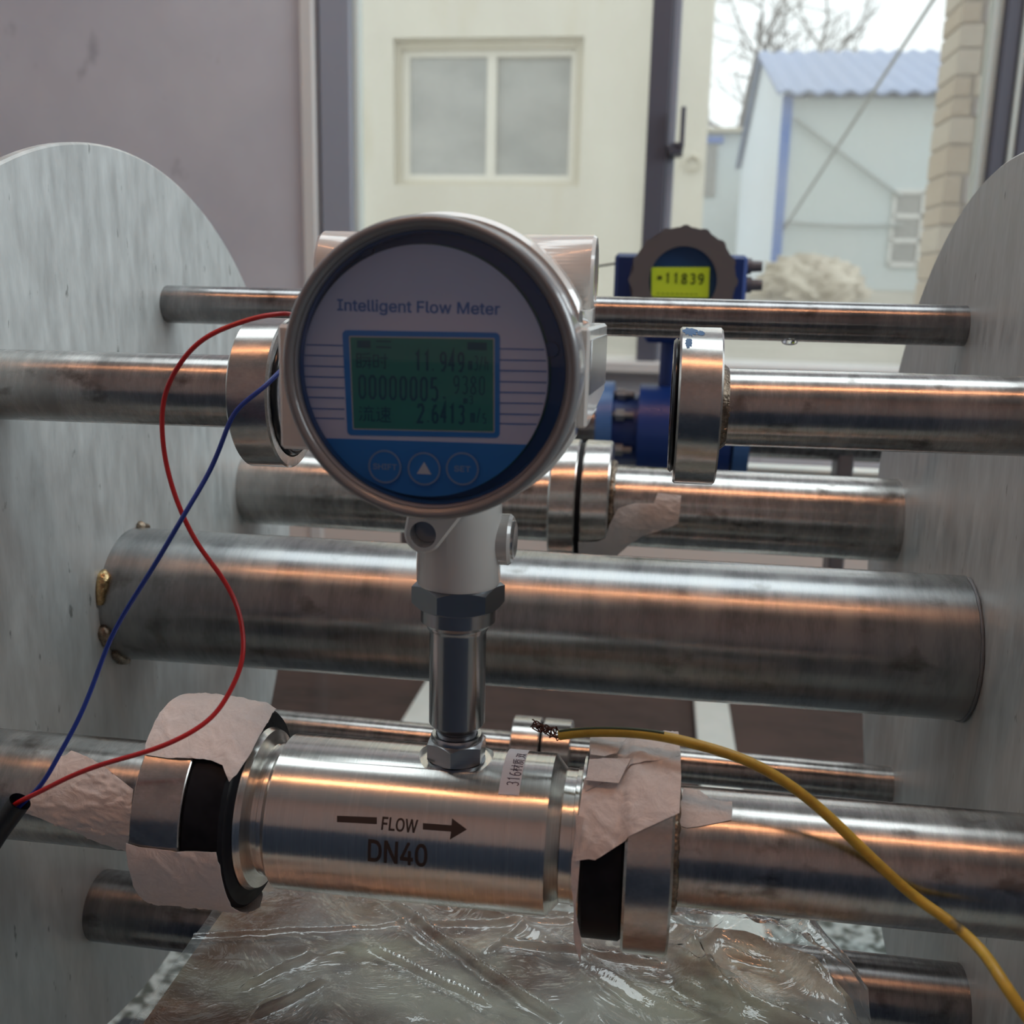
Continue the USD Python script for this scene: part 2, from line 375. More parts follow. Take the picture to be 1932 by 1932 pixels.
HAN = {'cai': [[(0, 7), (4.5, 7)], [(2.2, 10), (2.2, 0)], [(2.2, 7), (.2, 3)], [(2.2, 6.5), (4, 4.5)], [(5, 7.3), (10, 7.3)], [(8, 10), (8, .5), (7, 1)], [(8, 7), (5, 2.5)]],
       'zhi': [[(9, 9.7), (1.5, 9), (1.5, 5), (.3, .5)], [(2, 7.5), (9.5, 7.5)], [(5.5, 9), (5.5, 6)], [(3.3, 2.2), (3.3, 6), (8.3, 6), (8.3, 2.2)], [(5.8, 4.8), (5.5, 2.5), (2.5, .3)], [(6.5, 2), (9, .3)]],
       'shuang': [[(.5, 8.5), (4.3, 8.5), (3.3, 4.5), (.3, .8)], [(.8, 7), (4.6, 1)], [(5.3, 8.5), (9.3, 8.5), (8, 4.5), (5, .5)], [(5.8, 7.5), (9.8, .5)]],
       'shun': [[(.4, 9), (3, 9), (3, 1), (.4, 1), (.4, 9)], [(.4, 6.3), (3, 6.3)], [(.4, 3.7), (3, 3.7)], [(4, 8.8), (9.5, 9.5)], [(4, 6.8), (9.8, 6.8)], [(4.2, 5), (7, 5), (5.5, 2), (4, .3)], [(7.5, 5), (10, 5)], [(8.8, 6), (8.8, 0)], [(7.3, 2.5), (10, 2.5)]],
       'shi': [[(.5, 8.5), (3.7, 8.5), (3.7, 1.5), (.5, 1.5), (.5, 8.5)], [(.5, 5), (3.7, 5)], [(4.8, 7), (10, 7)], [(8.2, 9.8), (8.2, .6), (7, 1)], [(5.6, 5), (6.5, 3.5)]],
       'liu': [[(.5, 9), (1.8, 8)], [(.2, 6.3), (1.5, 5.5)], [(.3, .5), (2, 4)], [(6.3, 10), (6.6, 9)], [(3, 8.3), (9.8, 8.3)], [(5.5, 8), (4, 6), (8.5, 6.3)], [(7.5, 7.3), (9, 5.5)], [(4.3, 5), (4.2, 2), (3, .3)], [(6.3, 5), (6.3, .5)], [(8.3, 5), (8.3, .8), (10, .8), (10, 1.8)]],
       'su': [[(1, 9), (2, 8)], [(.3, 6), (2, 6), (2, 2), (.3, .5)], [(2, 2), (4, .6), (10, .6)], [(3.3, 8.5), (9.8, 8.5)], [(6.5, 10), (6.5, 1.3)], [(4.3, 7), (8.8, 7), (8.8, 4.6), (4.3, 4.6), (4.3, 7)], [(6.3, 4.5), (3.5, 2)], [(6.8, 4.5), (9.5, 2)]]}


def glyphs(text, h, w, pitch, weight):
    """flat lettering as one shapely shape; text is a list of keys"""
    out, x = [], 0.0
    for ch in text:
        if ch in HAN:
            L = [[(x + a / 10 * h * 0.95, b / 10 * h) for a, b in l] for l in HAN[ch]]; x += h * 1.05
        else:
            L = [[(x + a / 0.7 * w, b * h) for a, b in l] for l in DIG[ch]]; x += pitch * (0.5 if ch in '.,' else 1)
        if L:
            out.append(strokes(L, weight))
    return unary_union(out)


# ------------------------------------------------------------------ the pipe rig: frames of its seven tubes (ends at the discs, fitted)
XL, XR, DY, DZ, DR = -0.3089, 0.1729, 0.5572, H - 0.1886, 0.2604
AX = {'p1': ((0.6156, -0.0151), (0.6264, -0.0159), 0.0117), 'p2': ((0.4368, -0.0496), (0.4415, -0.0469), 0.0164),
      'p3': ((0.7367, -0.1544), (0.7423, -0.1572), 0.0298), 'p4': ((0.5526, -0.1863), (0.5612, -0.1885), 0.0398),
      'p5': ((0.3786, -0.2206), (0.3756, -0.2163), 0.0234), 'p6': ((0.6765, -0.3253), (0.6756, -0.3296), 0.0123),
      'p7': ((0.4940, -0.3605), (0.4920, -0.3604), 0.0201)}


def ax(k, x):
    (y0, z0), (y1, z1), _ = AX[k]
    t = (np.asarray(x) - XL) / (XR - XL)
    return y0 + (y1 - y0) * t, z0 + (z1 - z0) * t + H


def on_axis(k, mesh):
    """moves a mesh modelled along the x axis onto the (slightly tilted) axis k"""
    v = np.array(mesh.vertices); y, z = ax(k, v[:, 0])
    v[:, 1] += y; v[:, 2] += z
    m = mesh.copy(); m.vertices = v
    return m


def cyl(k, r, px, py):
    """the point of the cylinder of radius r about axis k seen at a pixel, as (x, angle); angle 0 faces -y, 90 degrees is the top"""
    d = ray(px, py); x = -0.07
    for _ in range(4):
        yc, zc = ax(k, x); zc -= H
        a = d[1] ** 2 + d[2] ** 2; b = d[1] * yc + d[2] * zc; c = yc * yc + zc * zc - r * r
        t = (b - math.sqrt(max(b * b - a * c, 0))) / a
        x = t * d[0]
    p = t * d
    return x, math.atan2(p[2] - zc, -(p[1] - yc))


def wrap(k, x, th, r):
    y, z = ax(k, x)
    return np.stack([np.asarray(x) + 0 * np.asarray(th), y - r * np.cos(th), z + r * np.sin(th)], -1)


def bar(x0, x1, r, n=96, seg=1):
    return lathe([(x0, 0), (x0, r)] + [(x0 + (x1 - x0) * i / seg, r) for i in range(1, seg)] + [(x1, r), (x1, 0)], n)


def ring(x0, x1, ro, ri, b=0.001, n=96):
    return lathe([(x0, ri), (x0, ro - b), (x0 + b, ro), (x1 - b, ro), (x1, ro - b), (x1, ri), (x0, ri)], n)


def bead(k, x, R, a0, a1, r=0.0022, seed=0):
    n = max(12, int(abs(a1 - a0) / 0.05))
    a = np.linspace(a0, a1, n)
    p = wrap(k, np.full(n, x), a, R)
    nz = meshkit.noise(np.stack([a * 9, a * 0 + seed, a * 0], -1), seed)
    rr = r * (0.75 + 0.55 * nz) * np.minimum(1, np.minimum(np.arange(n) + 1.2, n - np.arange(n) + 0.2) / 3)
    return tube(p, rr, 10)


PI = math.pi
rig = thing('pipe_test_rig', 'revolving steel rig of parallel pipes welded between two round galvanised plates', 'pipe rig', (-0.068, DY, 0))


def disc(x0, x1, inner):
    m = lathe([(x0, 0), (x0, DR - 0.0012), (x0 + 0.0012, DR), (x1 - 0.0012, DR), (x1, DR - 0.0012), (x1, 0)], 160)
    m.vertices += [0, DY, DZ]
    return m


for s, (a, b) in enumerate(((XL - 0.0065, XL), (XR, XR + 0.0065))):
    obj('end_plate', disc(a, b, s), m_disc, rig, 30, label=('left' if s == 0 else 'right') + ' round galvanised end plate')
obj('central_tube', on_axis('p4', bar(XL - 0.001, XR + 0.001, AX['p4'][2], 128, 40)), m_tube, rig)
for a0, a1, mt in ((1.75, 2.05, m_weld), (0.12, 0.62, m_weld_gold), (-0.55, -0.2, m_weld), (-1.25, -0.75, m_weld)):
    obj('weld_bead', bead('p4', XL + 0.0015, AX['p4'][2] + 0.0008, a0, a1, 0.0032, int(a0 * 10) + 9), mt, rig)
obj('weld_bead', bead('p4', XR - 0.001, AX['p4'][2], -1.5, 1.6, 0.0010, 3), m_disc_edge, rig)

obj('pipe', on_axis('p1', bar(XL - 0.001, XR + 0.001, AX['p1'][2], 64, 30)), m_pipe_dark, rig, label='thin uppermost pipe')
obj('pipe', on_axis('p6', bar(XL - 0.001, -0.0905, AX['p6'][2], 64, 16)), m_pipe, rig, label='thin rear pipe')
obj('pipe', on_axis('p6', bar(-0.0482, XR + 0.001, AX['p6'][2], 64, 16)), m_pipe, rig, label='thin rear pipe')
for x0, x1 in ((-0.0907, -0.0704), (-0.0685, -0.0481)):
    obj('flange', on_axis('p6', ring(x0, x1, 0.0245, 0.006, 0.0008)), m_flange, rig)
obj('gasket', on_axis('p6', ring(-0.0704, -0.0685, 0.021, 0.006, 0.0003)), m_rubber, rig)
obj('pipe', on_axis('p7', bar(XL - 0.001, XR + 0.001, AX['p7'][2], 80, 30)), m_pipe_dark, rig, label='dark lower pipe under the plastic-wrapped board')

# pipe 2: open ends with O-rings
r2 = AX['p2'][2]
obj('pipe', on_axis('p2', lathe([(XL - 0.001, 0), (XL - 0.001, r2), (-0.30, r2), (-0.24, r2), (-0.1795, r2), (-0.1795, 0.0)], 80)), m_pipe, rig)
fl = obj('flange', on_axis('p2', lathe([(-0.1802, 0.010), (-0.1802, 0.0325), (-0.1794, 0.0333), (-0.1628, 0.0333), (-0.162, 0.0325), (-0.162, 0.0285), (-0.1632, 0.0280), (-0.1632, 0.024), (-0.162, 0.0235), (-0.162, 0.019), (-0.166, 0.0185), (-0.166, 0.0), (-0.1795, 0.0), (-0.1802, 0.010)], 96)), m_flange, rig)
tor = lathe([(-0.1623 + 0.0022 * math.cos(t), 0.0258 + 0.0022 * math.sin(t)) for t in np.linspace(0, 2 * PI, 13)], 80)
obj('o_ring', on_axis('p2', tor), m_rubber_wet, rig)
obj('flange', on_axis('p2', lathe([(0.0255, 0.010), (0.0255, 0.0325), (0.0247, 0.0333), (0.0087, 0.0333), (0.0079, 0.0325), (0.0079, 0.010), (0.0255, 0.010)], 96)), m_flange, rig)
obj('o_ring', on_axis('p2', ring(0.0056, 0.0079, 0.0285, 0.018, 0.001)), m_rubber_wet, rig)
obj('pipe', on_axis('p2', lathe([(0.0250, 0), (0.0250, r2), (0.08, r2), (0.13, r2), (XR + 0.001, r2), (XR + 0.001, 0)], 80)), m_pipe, rig)
obj('weld_bead', on_axis('p2', lathe([(0.0255, r2), (0.0255, r2 + 0.0022), (0.0275, r2 + 0.0015), (0.0292, r2)], 64)), m_weld, rig)
obj('weld_bead', cat_(*[bead('p2', 0.0262 + 0.0003 * i, r2 + 0.0016 - 0.0003 * i, -1.2 + 0.13 * i, -1.05 + 0.13 * i, 0.0011, i) for i in range(20)]), m_weld, rig)

_pr = np.random.default_rng(5)
for cx_, ca_, sx_, sa_ in ((0.0118, 1.28, 0.0030, 0.16), (0.0160, 1.22, 0.0016, 0.09), (0.0112, 0.98, 0.0015, 0.10)):
    tt = np.linspace(0, 2 * PI, 28, endpoint=False); rr_ = 0.65 + 0.5 * _pr.random(28)
    pq = Polygon(np.stack([cx_ + sx_ * rr_ * np.cos(tt), (ca_ + sa_ * rr_ * np.sin(tt)) * 0.033], -1)).buffer(0)
    obj('paint_smear', patch(pq, 0.001, lambda u, v, hh: wrap('p2', u, v / 0.033, 0.0334 + hh), 0.0001), plain('blue_paint_smear', (0.04, 0.13, 0.30), 0.5) if cx_ == 0.0118 else '/World/Looks/blue_paint_smear', rig, 40, label='smear of blue paint on the flange')

# pipe 3
r3 = AX['p3'][2]
obj('pipe', on_axis('p3', bar(XL - 0.001, -0.0728, r3, 96, 16)), m_pipe, rig)
obj('pipe', on_axis('p3', bar(-0.0306, XR + 0.001, r3, 96, 16)), m_pipe, rig)
for x0, x1 in ((-0.0730, -0.0537), (-0.0503, -0.0304)):
    obj('flange', on_axis('p3', ring(x0, x1, 0.0475, 0.02, 0.0012)), m_flange, rig)
obj('gasket', on_axis('p3', ring(-0.0537, -0.0503, 0.0450, 0.02, 0.0005)), m_rubber, rig)
obj('weld_bead', bead('p3', -0.0290, r3 + 0.001, -PI, PI, 0.0022, 5), m_weld, rig)

# pipe 5 (the line with the flow meter)
r5 = AX['p5'][2]
obj('pipe', on_axis('p5', bar(XL - 0.001, -0.196, r5, 96, 20)), m_pipe, rig)
obj('pipe', on_axis('p5', bar(0.0135, XR + 0.001, r5, 96, 20)), m_pipe, rig)
obj('flange', on_axis('p5', ring(-0.1965, -0.1760, 0.0420, 0.012, 0.0004, 128)), m_flange, rig)
obj('flange', on_axis('p5', ring(-0.0033, 0.0146, 0.0422, 0.012, 0.0010, 128)), m_flange, rig)
obj('weld_bead', bead('p5', 0.0155, r5 + 0.0008, -PI, PI, 0.0018, 8), m_weld, rig)
obj('weld_bead', bead('p5', -0.1972, r5 + 0.0005, -PI, PI, 0.0012, 9), m_weld, rig)
# the rig's axle and its two stands, outside the plates
for a, b in ((XL - 0.16, XL - 0.006), (XR + 0.006, XR + 0.16)):
    obj('axle', lathe([(a, 0), (a, 0.03), (b, 0.03), (b, 0)], 48, center=(0, DY, DZ)), m_tube, rig)
for x in (XL - 0.12, XR + 0.12):
    obj('stand_post', rbox(x - 0.03, x + 0.03, DY - 0.03, DY + 0.03, 0.07, DZ - 0.025, 0.003), m_disc, rig)

# ------------------------------------------------------------------ rubber couplings either side of the meter
obj('rubber_gasket', on_axis('p5', lathe([(-0.1760, 0.02), (-0.1760, 0.0398), (-0.1745, 0.0408), (-0.1605, 0.0408), (-0.1590, 0.0395), (-0.1590, 0.036), (-0.1580, 0.0345), (-0.1580, 0.02), (-0.1760, 0.02)], 128)), m_rubber,
    label='black rubber gasket at the left end of the stainless meter body', cat='gasket', group=None)
obj('rubber_gasket', on_axis('p5', lathe([(-0.0033, 0.02), (-0.0033, 0.0372), (-0.0045, 0.0383), (-0.0185, 0.0383), (-0.0198, 0.0370), (-0.0198, 0.02), (-0.0033, 0.02)], 128)), m_rubber,
    label='black rubber gasket at the right end of the meter, half covered by tape', cat='gasket')

# ------------------------------------------------------------------ the turbine flow meter
SX, SY = -0.0737, 0.3765                     # its upright axis
LZ = H - 0.0271                              # the axis of the display housing
meter = thing('turbine_flow_meter', 'stainless turbine flow meter with white display head, in the nearest pipe of the rig', 'flow meter', (SX, SY, H - 0.25))
RB = 0.0320
body = on_axis('p5', lathe([(-0.1480, 0.0), (-0.1480, 0.0285), (-0.1455, RB), (-0.0335, RB), (-0.0285, 0.0262), (-0.0285, 0.0)], 192))
zb = float(ax('p5', SX)[1])
spot = mani(lathe([(zb + RB - 0.0022, 0), (zb + RB - 0.0022, 0.0152), (zb + RB + 0.02, 0.0152), (zb + RB + 0.02, 0)], 96, 'z', (SX, SY, 0)))
bm = mani(body) - spot
obj('body', tri(bm), m_stainless, meter, 30)
obj('clamp_ferrule', on_axis('p5', lathe([(-0.1595, 0.015), (-0.1595, 0.0330), (-0.1575, 0.0336), (-0.1550, 0.0325), (-0.1535, 0.0285), (-0.1528, 0.0272), (-0.1505, 0.0272), (-0.1500, 0.0280), (-0.1482, 0.0280), (-0.1482, 0.015), (-0.1595, 0.015)], 160)), m_stainless, meter, 25)
obj('clamp_ferrule', on_axis('p5', lathe([(-0.0196, 0.015), (-0.0196, 0.0330), (-0.0212, 0.0330), (-0.0222, 0.0272), (-0.0238, 0.0272), (-0.0240, 0.0266), (-0.0284, 0.0266), (-0.0284, 0.015), (-0.0196, 0.015)], 160)), m_stainless, meter, 25)


def body_text(poly, h=0.00012):
    """poly in (x, s): s along the girth of the body"""
    return patch(poly, 0.0015, lambda u, v, hh: wrap('p5', u, v / RB, RB + 0.00018 + hh), 0.00012)


def bpx(px, py):
    x, t = cyl('p5', RB, px, py); return x, t * RB


P = lambda pts: Polygon([bpx(*p) for p in pts])
obj('flow_arrow_tail', body_text(P([(636, 1539), (711, 1542), (711, 1555), (636, 1551)])), m_engrave, meter)
obj('flow_arrow', body_text(P([(798, 1553), (852, 1557), (853, 1544), (881, 1565), (849, 1584), (851, 1569), (798, 1565)])), m_engrave, meter)


def text_poly(txt, bold=False):
    m = meshkit.text_mesh(txt, 1.0, 0.1, bold)
    sel = (np.abs(m.face_normals[:, 2]) > 0.9) & (m.triangles_center[:, 2] > 0.05)
    return unary_union([Polygon(t[:, :2]).buffer(1e-4) for t in m.triangles[sel]]).simplify(0.004)


from shapely import affinity


def fit(poly, x0, y0, x1, y1):
    a, b, c, d = poly.bounds
    return affinity.affine_transform(poly, [(x1 - x0) / (c - a), 0, 0, (y1 - y0) / (d - b), x0 - a * (x1 - x0) / (c - a), y0 - b * (y1 - y0) / (d - b)])


def body_word(txt, px0, py_top, px1, py_bot, bold=False):
    xa, sa = bpx(px0, py_bot); xb, sb = bpx(px1, py_top)
    ya = bpx(px0, py_top)[1]
    return body_text(fit(text_poly(txt, bold), xa, sa, xb, ya).buffer(0))


obj('flow_lettering', body_word('FLOW', 719, 1540, 790, 1566, True), m_engrave, meter)
obj('size_lettering', body_word('DN40', 694, 1582, 808, 1625, True), m_engrave, meter)
st = obj('sticker', patch(P([(964, 1407), (1001, 1409), (979, 1501), (940, 1499)]), 0.0015, lambda u, v, hh: wrap('p5', u, v / RB, RB + 0.00025 + hh), 0.0002), m_sticker, meter, label='white printed paper sticker')
g = glyphs(['3', '1', '6', 'cai', 'zhi', ',', 'shuang'], 1.0, 0.5, 0.62, 0.085)
x0, s0 = bpx(972, 1484)
sc = 0.0046
g = affinity.scale(g, sc * 0.86, sc, origin=(0, 0)); g = affinity.rotate(g, 90, origin=(0, 0))
x1_, s1_ = bpx(992, 1420)
lean = (x1_ - x0) / (s1_ - s0)
g = affinity.affine_transform(g, [1, lean, 0, 1, x0 + 0.0012, s0])
obj('sticker_lettering', patch(g.intersection(P([(965, 1408), (1000, 1410), (979, 1500), (941, 1498)])), 0.002, lambda u, v, hh: wrap('p5', u, v / RB, RB + 0.00035 + hh), 0.0001), m_ink, st)


def hexnut(z0, z1, R, a0, c=0.0012, hole=0.0):
    def h(z, r):
        return [(r * math.sin(a0 + i * PI / 3), -r * math.cos(a0 + i * PI / 3), z) for i in range(6)]
    pts = np.array(h(z0, R) + h(z1, R), float)
    m = Manifold.hull_points(pts)
    k = R * 0.985
    cone = mani(lathe([(z0, 0), (z0, k - c * 1.6), (z0 + c, k + c * 0.2), (z1 - c, k + c * 0.2), (z1, k - c * 1.6), (z1, 0)], 72, 'z'))
    # chamfer only touches the corners
    m = m ^ cone
    t = tri(m); t.vertices += [SX, SY, 0]
    return t


vz = lambda prof, n=64: lathe(prof, n, 'z', (SX, SY, 0))
z = lambda a: H + a
obj('base_washer', vz([(z(-0.1905), 0), (z(-0.1905), 0.0118), (z(-0.1880), 0.0118), (z(-0.1880), 0)]), m_nut_dark, meter)
obj('lock_nut', hexnut(z(-0.1882), z(-0.1795), 0.0126, math.radians(-60)), m_nut, meter, 25)
obj('lock_nut_collar', vz([(z(-0.1797), 0.0075), (z(-0.1797), 0.0104), (z(-0.1785), 0.0106), (z(-0.1772), 0.0100), (z(-0.1772), 0.0086), (z(-0.1797), 0.0075)]), m_nut, meter)
thr = [(z(-0.1795), 0)]
for i in range(5):
    thr += [(z(-0.1795) + i * 0.001, 0.0076), (z(-0.1795) + i * 0.001 + 0.0005, 0.0081)]
thr += [(z(-0.1744), 0.0078), (z(-0.1735), 0.0078), (z(-0.1735), 0)]
obj('threaded_neck', vz(thr), m_nut_dark, meter)
obj('stem', vz([(z(-0.1745), 0), (z(-0.1745), 0.0092), (z(-0.1720), 0.0113), (z(-0.1335), 0.0113), (z(-0.1318), 0.0122), (z(-0.1305), 0.0122), (z(-0.1305), 0)], 96), m_stainless_v, meter)
obj('stem_collar', vz([(z(-0.1306), 0), (z(-0.1306), 0.0128), (z(-0.1288), 0.0148), (z(-0.1225), 0.0148), (z(-0.1225), 0)], 96), m_stainless_v, meter)
obj('upper_nut', hexnut(z(-0.1232), z(-0.1135), 0.0184, math.radians(-75), 0.0016), m_nut_dark, meter, 20)

# housing
yl = lambda prof, n=128: lathe(prof, n, 'y', (SX, 0, LZ))
neck = mani(vz([(z(-0.1136), 0), (z(-0.1136), 0.0160), (z(-0.112), 0.0165), (z(-0.05), 0.0168), (z(-0.05), 0)], 96))
hb = mani(yl([(0.3440, 0), (0.3440, 0.0500), (0.3460, 0.0514), (0.3560, 0.0516), (0.3640, 0.0478), (0.4080, 0.0478), (0.4180, 0.0510), (0.4260, 0.0510), (0.4280, 0.0490), (0.4280, 0)]))
port = lambda x0, x1: mani(lathe([(x0, 0), (x0, 0.0128), (x0 + 0.0012, 0.0137), (x1 - 0.0012, 0.0137), (x1, 0.0128), (x1, 0)], 72, 'x', (0, 0.3850, z(0.0058))))
ports = port(-0.1290, SX) + port(SX, -0.0249)
bore = mani(lathe([(-0.1300, 0), (-0.1300, 0.0102), (-0.1150, 0.0102), (-0.1150, 0)], 48, 'x', (0, 0.3850, z(0.0058)))) + mani(lathe([(-0.0400, 0), (-0.0400, 0.0102), (-0.0240, 0.0102), (-0.0240, 0)], 48, 'x', (0, 0.3850, z(0.0058))))
padR = tri(mani(rbox(-0.060, -0.0240, 0.3500, 0.4040, z(-0.0475), z(-0.0128), 0.0010)))
padR.vertices[:, 0] += np.where(padR.vertices[:, 0] > -0.05, (padR.vertices[:, 1] - 0.350) * 0.055, 0)
padR = mani(padR)
q0 = np.array([-0.0245, 0.352, z(-0.0470)]); q1 = np.array([-0.0205, 0.4035, z(-0.0385)]); nrm_ = np.cross(q1 - q0, [1.0, 0, 0.0]); nrm_ = nrm_ if nrm_[2] > 0 else -nrm_
nrm_ = nrm_ / np.linalg.norm(nrm_)
padR = padR.trim_by_plane(tuple(nrm_), float(nrm_ @ q0))
hb = hb ^ mani(box(-0.1230, -0.0275, 0.30, 0.45, z(-0.09), z(0.06)))
padF = mani(rbox(-0.050, -0.0252, 0.3480, 0.3620, z(-0.0500), z(-0.0255), 0.001))
padL = mani(rbox(-0.1345, -0.09, 0.3480, 0.3640, z(-0.0590), z(-0.0145), 0.0012))
bo = lambda dx, dz: lathe([(0.3580, 0), (0.3580, 0.0064), (0.3592, 0.0074), (0.3760, 0.0074), (0.3760, 0)], 48, 'y', (-0.0838 + dx, 0, z(-0.0905) + dz))
boss = Manifold.hull_points(np.vstack([bo(0, 0).vertices, bo(0.004, 0.022).vertices, bo(0.016, 0.022).vertices]))
bhole = mani(lathe([(0.3560, 0), (0.3560, 0.0050), (0.3690, 0.0050), (0.3690, 0)], 48, 'y', (-0.0838, 0, z(-0.0905))))
side = mani(lathe([(SX, 0), (SX, 0.0100), (-0.0542, 0.0100), (-0.0530, 0.0090), (-0.0530, 0)], 64, 'x', (0, 0.3800, z(-0.0960))))
housing = (neck + hb + ports + padR + padL + boss + side) - bore - bhole
obj('housing', tri(housing), m_enamel, meter, 32)
for a, b in ((-0.1155, -0.1148), (-0.0402, -0.0396)):
    obj('conduit_bore', lathe([(a, 0), (a, 0.0101), (b, 0.0101), (b, 0)], 48, 'x', (0, 0.3850, z(0.0058))), m_hole, meter)
obj('side_plug', lathe([(-0.0531, 0), (-0.0531, 0.0075), (-0.0522, 0.0075), (-0.0520, 0.0068), (-0.0526, 0.0040), (-0.0526, 0)], 48, 'x', (0, 0.3800, z(-0.0960))), m_nut, meter)
obj('set_screw', lathe([(0.3660, 0), (0.3660, 0.0049), (0.3700, 0.0049), (0.3700, 0)], 32, 'y', (-0.0838, 0, z(-0.0905))), m_nut_dark, meter)
npl = rbox(-0.0241, -0.0236, 0.3540, 0.4020, z(-0.0360), z(-0.0170), 0.0001)
npl.vertices[:, 0] += (npl.vertices[:, 1] - 0.350) * 0.055
obj('nameplate', npl, m_nut, meter)
# lid: rounded ring with a stepped inner lip
t = np.linspace(PI, 0, 12)
prof = [(0.3455, 0.0490), (0.3235, 0.0491)] + [(0.3212 - 0.0030 * math.sin(a) + 0.0018, 0.0470 + 0.0021 * math.cos(PI - a)) for a in t[::-1]] + [(0.3215, 0.0448), (0.3225, 0.0444), (0.3240, 0.0442), (0.3370, 0.0442), (0.3370, 0.0470), (0.3455, 0.0490)]
obj('lid_ring', yl(prof), m_enamel_dark, meter, 40)
obj('display_well', yl([(0.3368, 0.0441), (0.3242, 0.0441), (0.3242, 0.0437), (0.3310, 0.0437), (0.3310, 0), (0.3368, 0), (0.3368, 0.0441)]), m_recess, meter)
obj('window', yl([(0.3228, 0), (0.3228, 0.0441), (0.3236, 0.0441), (0.3236, 0)]), m_pane, meter)
# display panel, a plate standing in the well
PYf = 0.3275
pp = lambda px, py: atY(px, py, PYf)[[0, 2]]
cx, cz = pp(799, 705)
pr = (pp(1030, 705)[0] - pp(568, 705)[0]) / 2


def plate(poly, y_front, th):
    """a shape in (x, z) as a thin plate facing -y"""
    m = extrude(poly, th)
    v = np.array(m.vertices); m.vertices = np.stack([v[:, 0], y_front + th - v[:, 2], v[:, 1]], -1)
    m.fix_normals() if False else None
    m.invert() if m.volume < 0 else None
    return m


from shapely.geometry import Point
circ = Point(cx, cz).buffer(pr, 64)
poly_px = lambda pts: Polygon([tuple(pp(*p)) for p in pts])
panel = obj('display_panel', plate(circ, PYf, 0.0030), m_panel, meter)
obj('board_edge', plate(Point(cx + 0.0002, cz).buffer(pr + 0.0003, 64), PYf + 0.0031, 0.0015), m_pcb, meter)
blue = circ.intersection(poly_px([(500, 823), (1100, 842), (1100, 1000), (500, 1000)]))
obj('blue_band', plate(blue, PYf - 0.0001, 0.0001), m_blue, panel)
frame = poly_px([(655, 632), (934, 637), (934, 817), (664, 812)]).buffer(0.0016, 8)
obj('screen_frame', plate(frame, PYf - 0.00015, 0.00015), m_blue, panel)
lcd_pts = [(661, 636), (931, 640), (931, 814), (668, 808)]
lcd = poly_px(lcd_pts)
obj('screen_edge', plate(lcd.buffer(0.0004, 4), PYf - 0.0002, 0.0001), m_lcd_bezel, panel)
lcd_o = obj('lcd_screen', plate(lcd, PYf - 0.0003, 0.0002), m_lcd, panel)
bars = []
for yl_, yr_ in zip((651, 671, 691, 711, 731, 750, 771, 789), (659, 680, 700, 721, 741, 761, 782, 800)):
    bars.append(LineString([tuple(pp(560, yl_ - 1)), tuple(pp(650, yl_ + 1))]).buffer(0.00022, cap_style=2))
    bars.append(LineString([tuple(pp(938, yr_ - 1)), tuple(pp(1045, yr_ + 1))]).buffer(0.00022, cap_style=2))
for b_ in bars:
    obj('stripe', plate(b_.intersection(circ.buffer(-0.0004)), PYf - 0.00008, 0.00008), m_blue_print, panel)
tl, tr = pp(636, 564), pp(944, 569)
bl = pp(636, 586)
tp = fit(text_poly('Intelligent Flow Meter', True), tl[0], 0, tr[0], 1)
cap = tl[1] - bl[1]
b0 = text_poly('I', True).bounds; bt = text_poly('Intelligent Flow Meter', True).bounds
hfull = cap * (bt[3] - bt[1]) / (b0[3] - b0[1]); ymin = bl[1] - cap * (b0[1] - bt[1]) / (b0[3] - b0[1])
tp = affinity.affine_transform(tp, [1, 0, 0, hfull, 0, ymin])
obj('title_lettering', plate(tp, PYf - 0.0001, 0.0001), m_blue_print, panel)


def lcd_text(keys, px0, py_base, h_px, w_px, pitch_px, wt_px):
    k = (pp(930, 700)[0] - pp(670, 700)[0]) / 260.0
    g_ = glyphs(keys, h_px * k, w_px * k, pitch_px * k, wt_px * k)
    o = pp(px0, py_base)
    return affinity.translate(g_, o[0], o[1])


ink = [lcd_text(['shun', 'shi'], 673, 695, 30, 20, 22, 2.6), lcd_text(list('11'), 783, 699, 34, 13, 17, 5), lcd_text(list('.'), 815, 699, 30, 14, 20, 4), lcd_text(list('949'), 830, 700, 34, 12.5, 16.5, 4.4),
       lcd_text(list('m3/h'), 884, 698, 26, 8, 10, 2.2),
       lcd_text(list('00000005'), 677, 750, 41, 15, 19.6, 4.6), lcd_text(list('.'), 836, 752, 40, 15, 19, 5), lcd_text(list('9380'), 855, 742, 32, 12, 16, 2.8),
       lcd_text(list('m3'), 875, 761, 14, 8, 10, 2.2),
       lcd_text(['liu', 'su'], 678, 795, 31, 20, 22, 2.6), lcd_text(list('2'), 787, 796, 33, 14, 19, 5), lcd_text(list('.'), 806, 796, 30, 14, 19, 4), lcd_text(list('6413'), 815, 797, 33, 12.5, 16.5, 4.4), lcd_text(list('m/s'), 888, 797, 28, 9, 11, 2.4)]
ink += [poly_px([(674, 642), (700, 642), (700, 657), (674, 656)]), poly_px([(710, 642), (739, 643), (739, 646), (710, 645)]), poly_px([(710, 653), (739, 654), (739, 657), (710, 656)]), poly_px([(882, 645), (919, 646), (919, 661), (882, 660)])]
for i_ in ink:
    obj('lcd_character', plate(i_, PYf - 0.0004, 0.0001), m_lcd_ink, lcd_o)
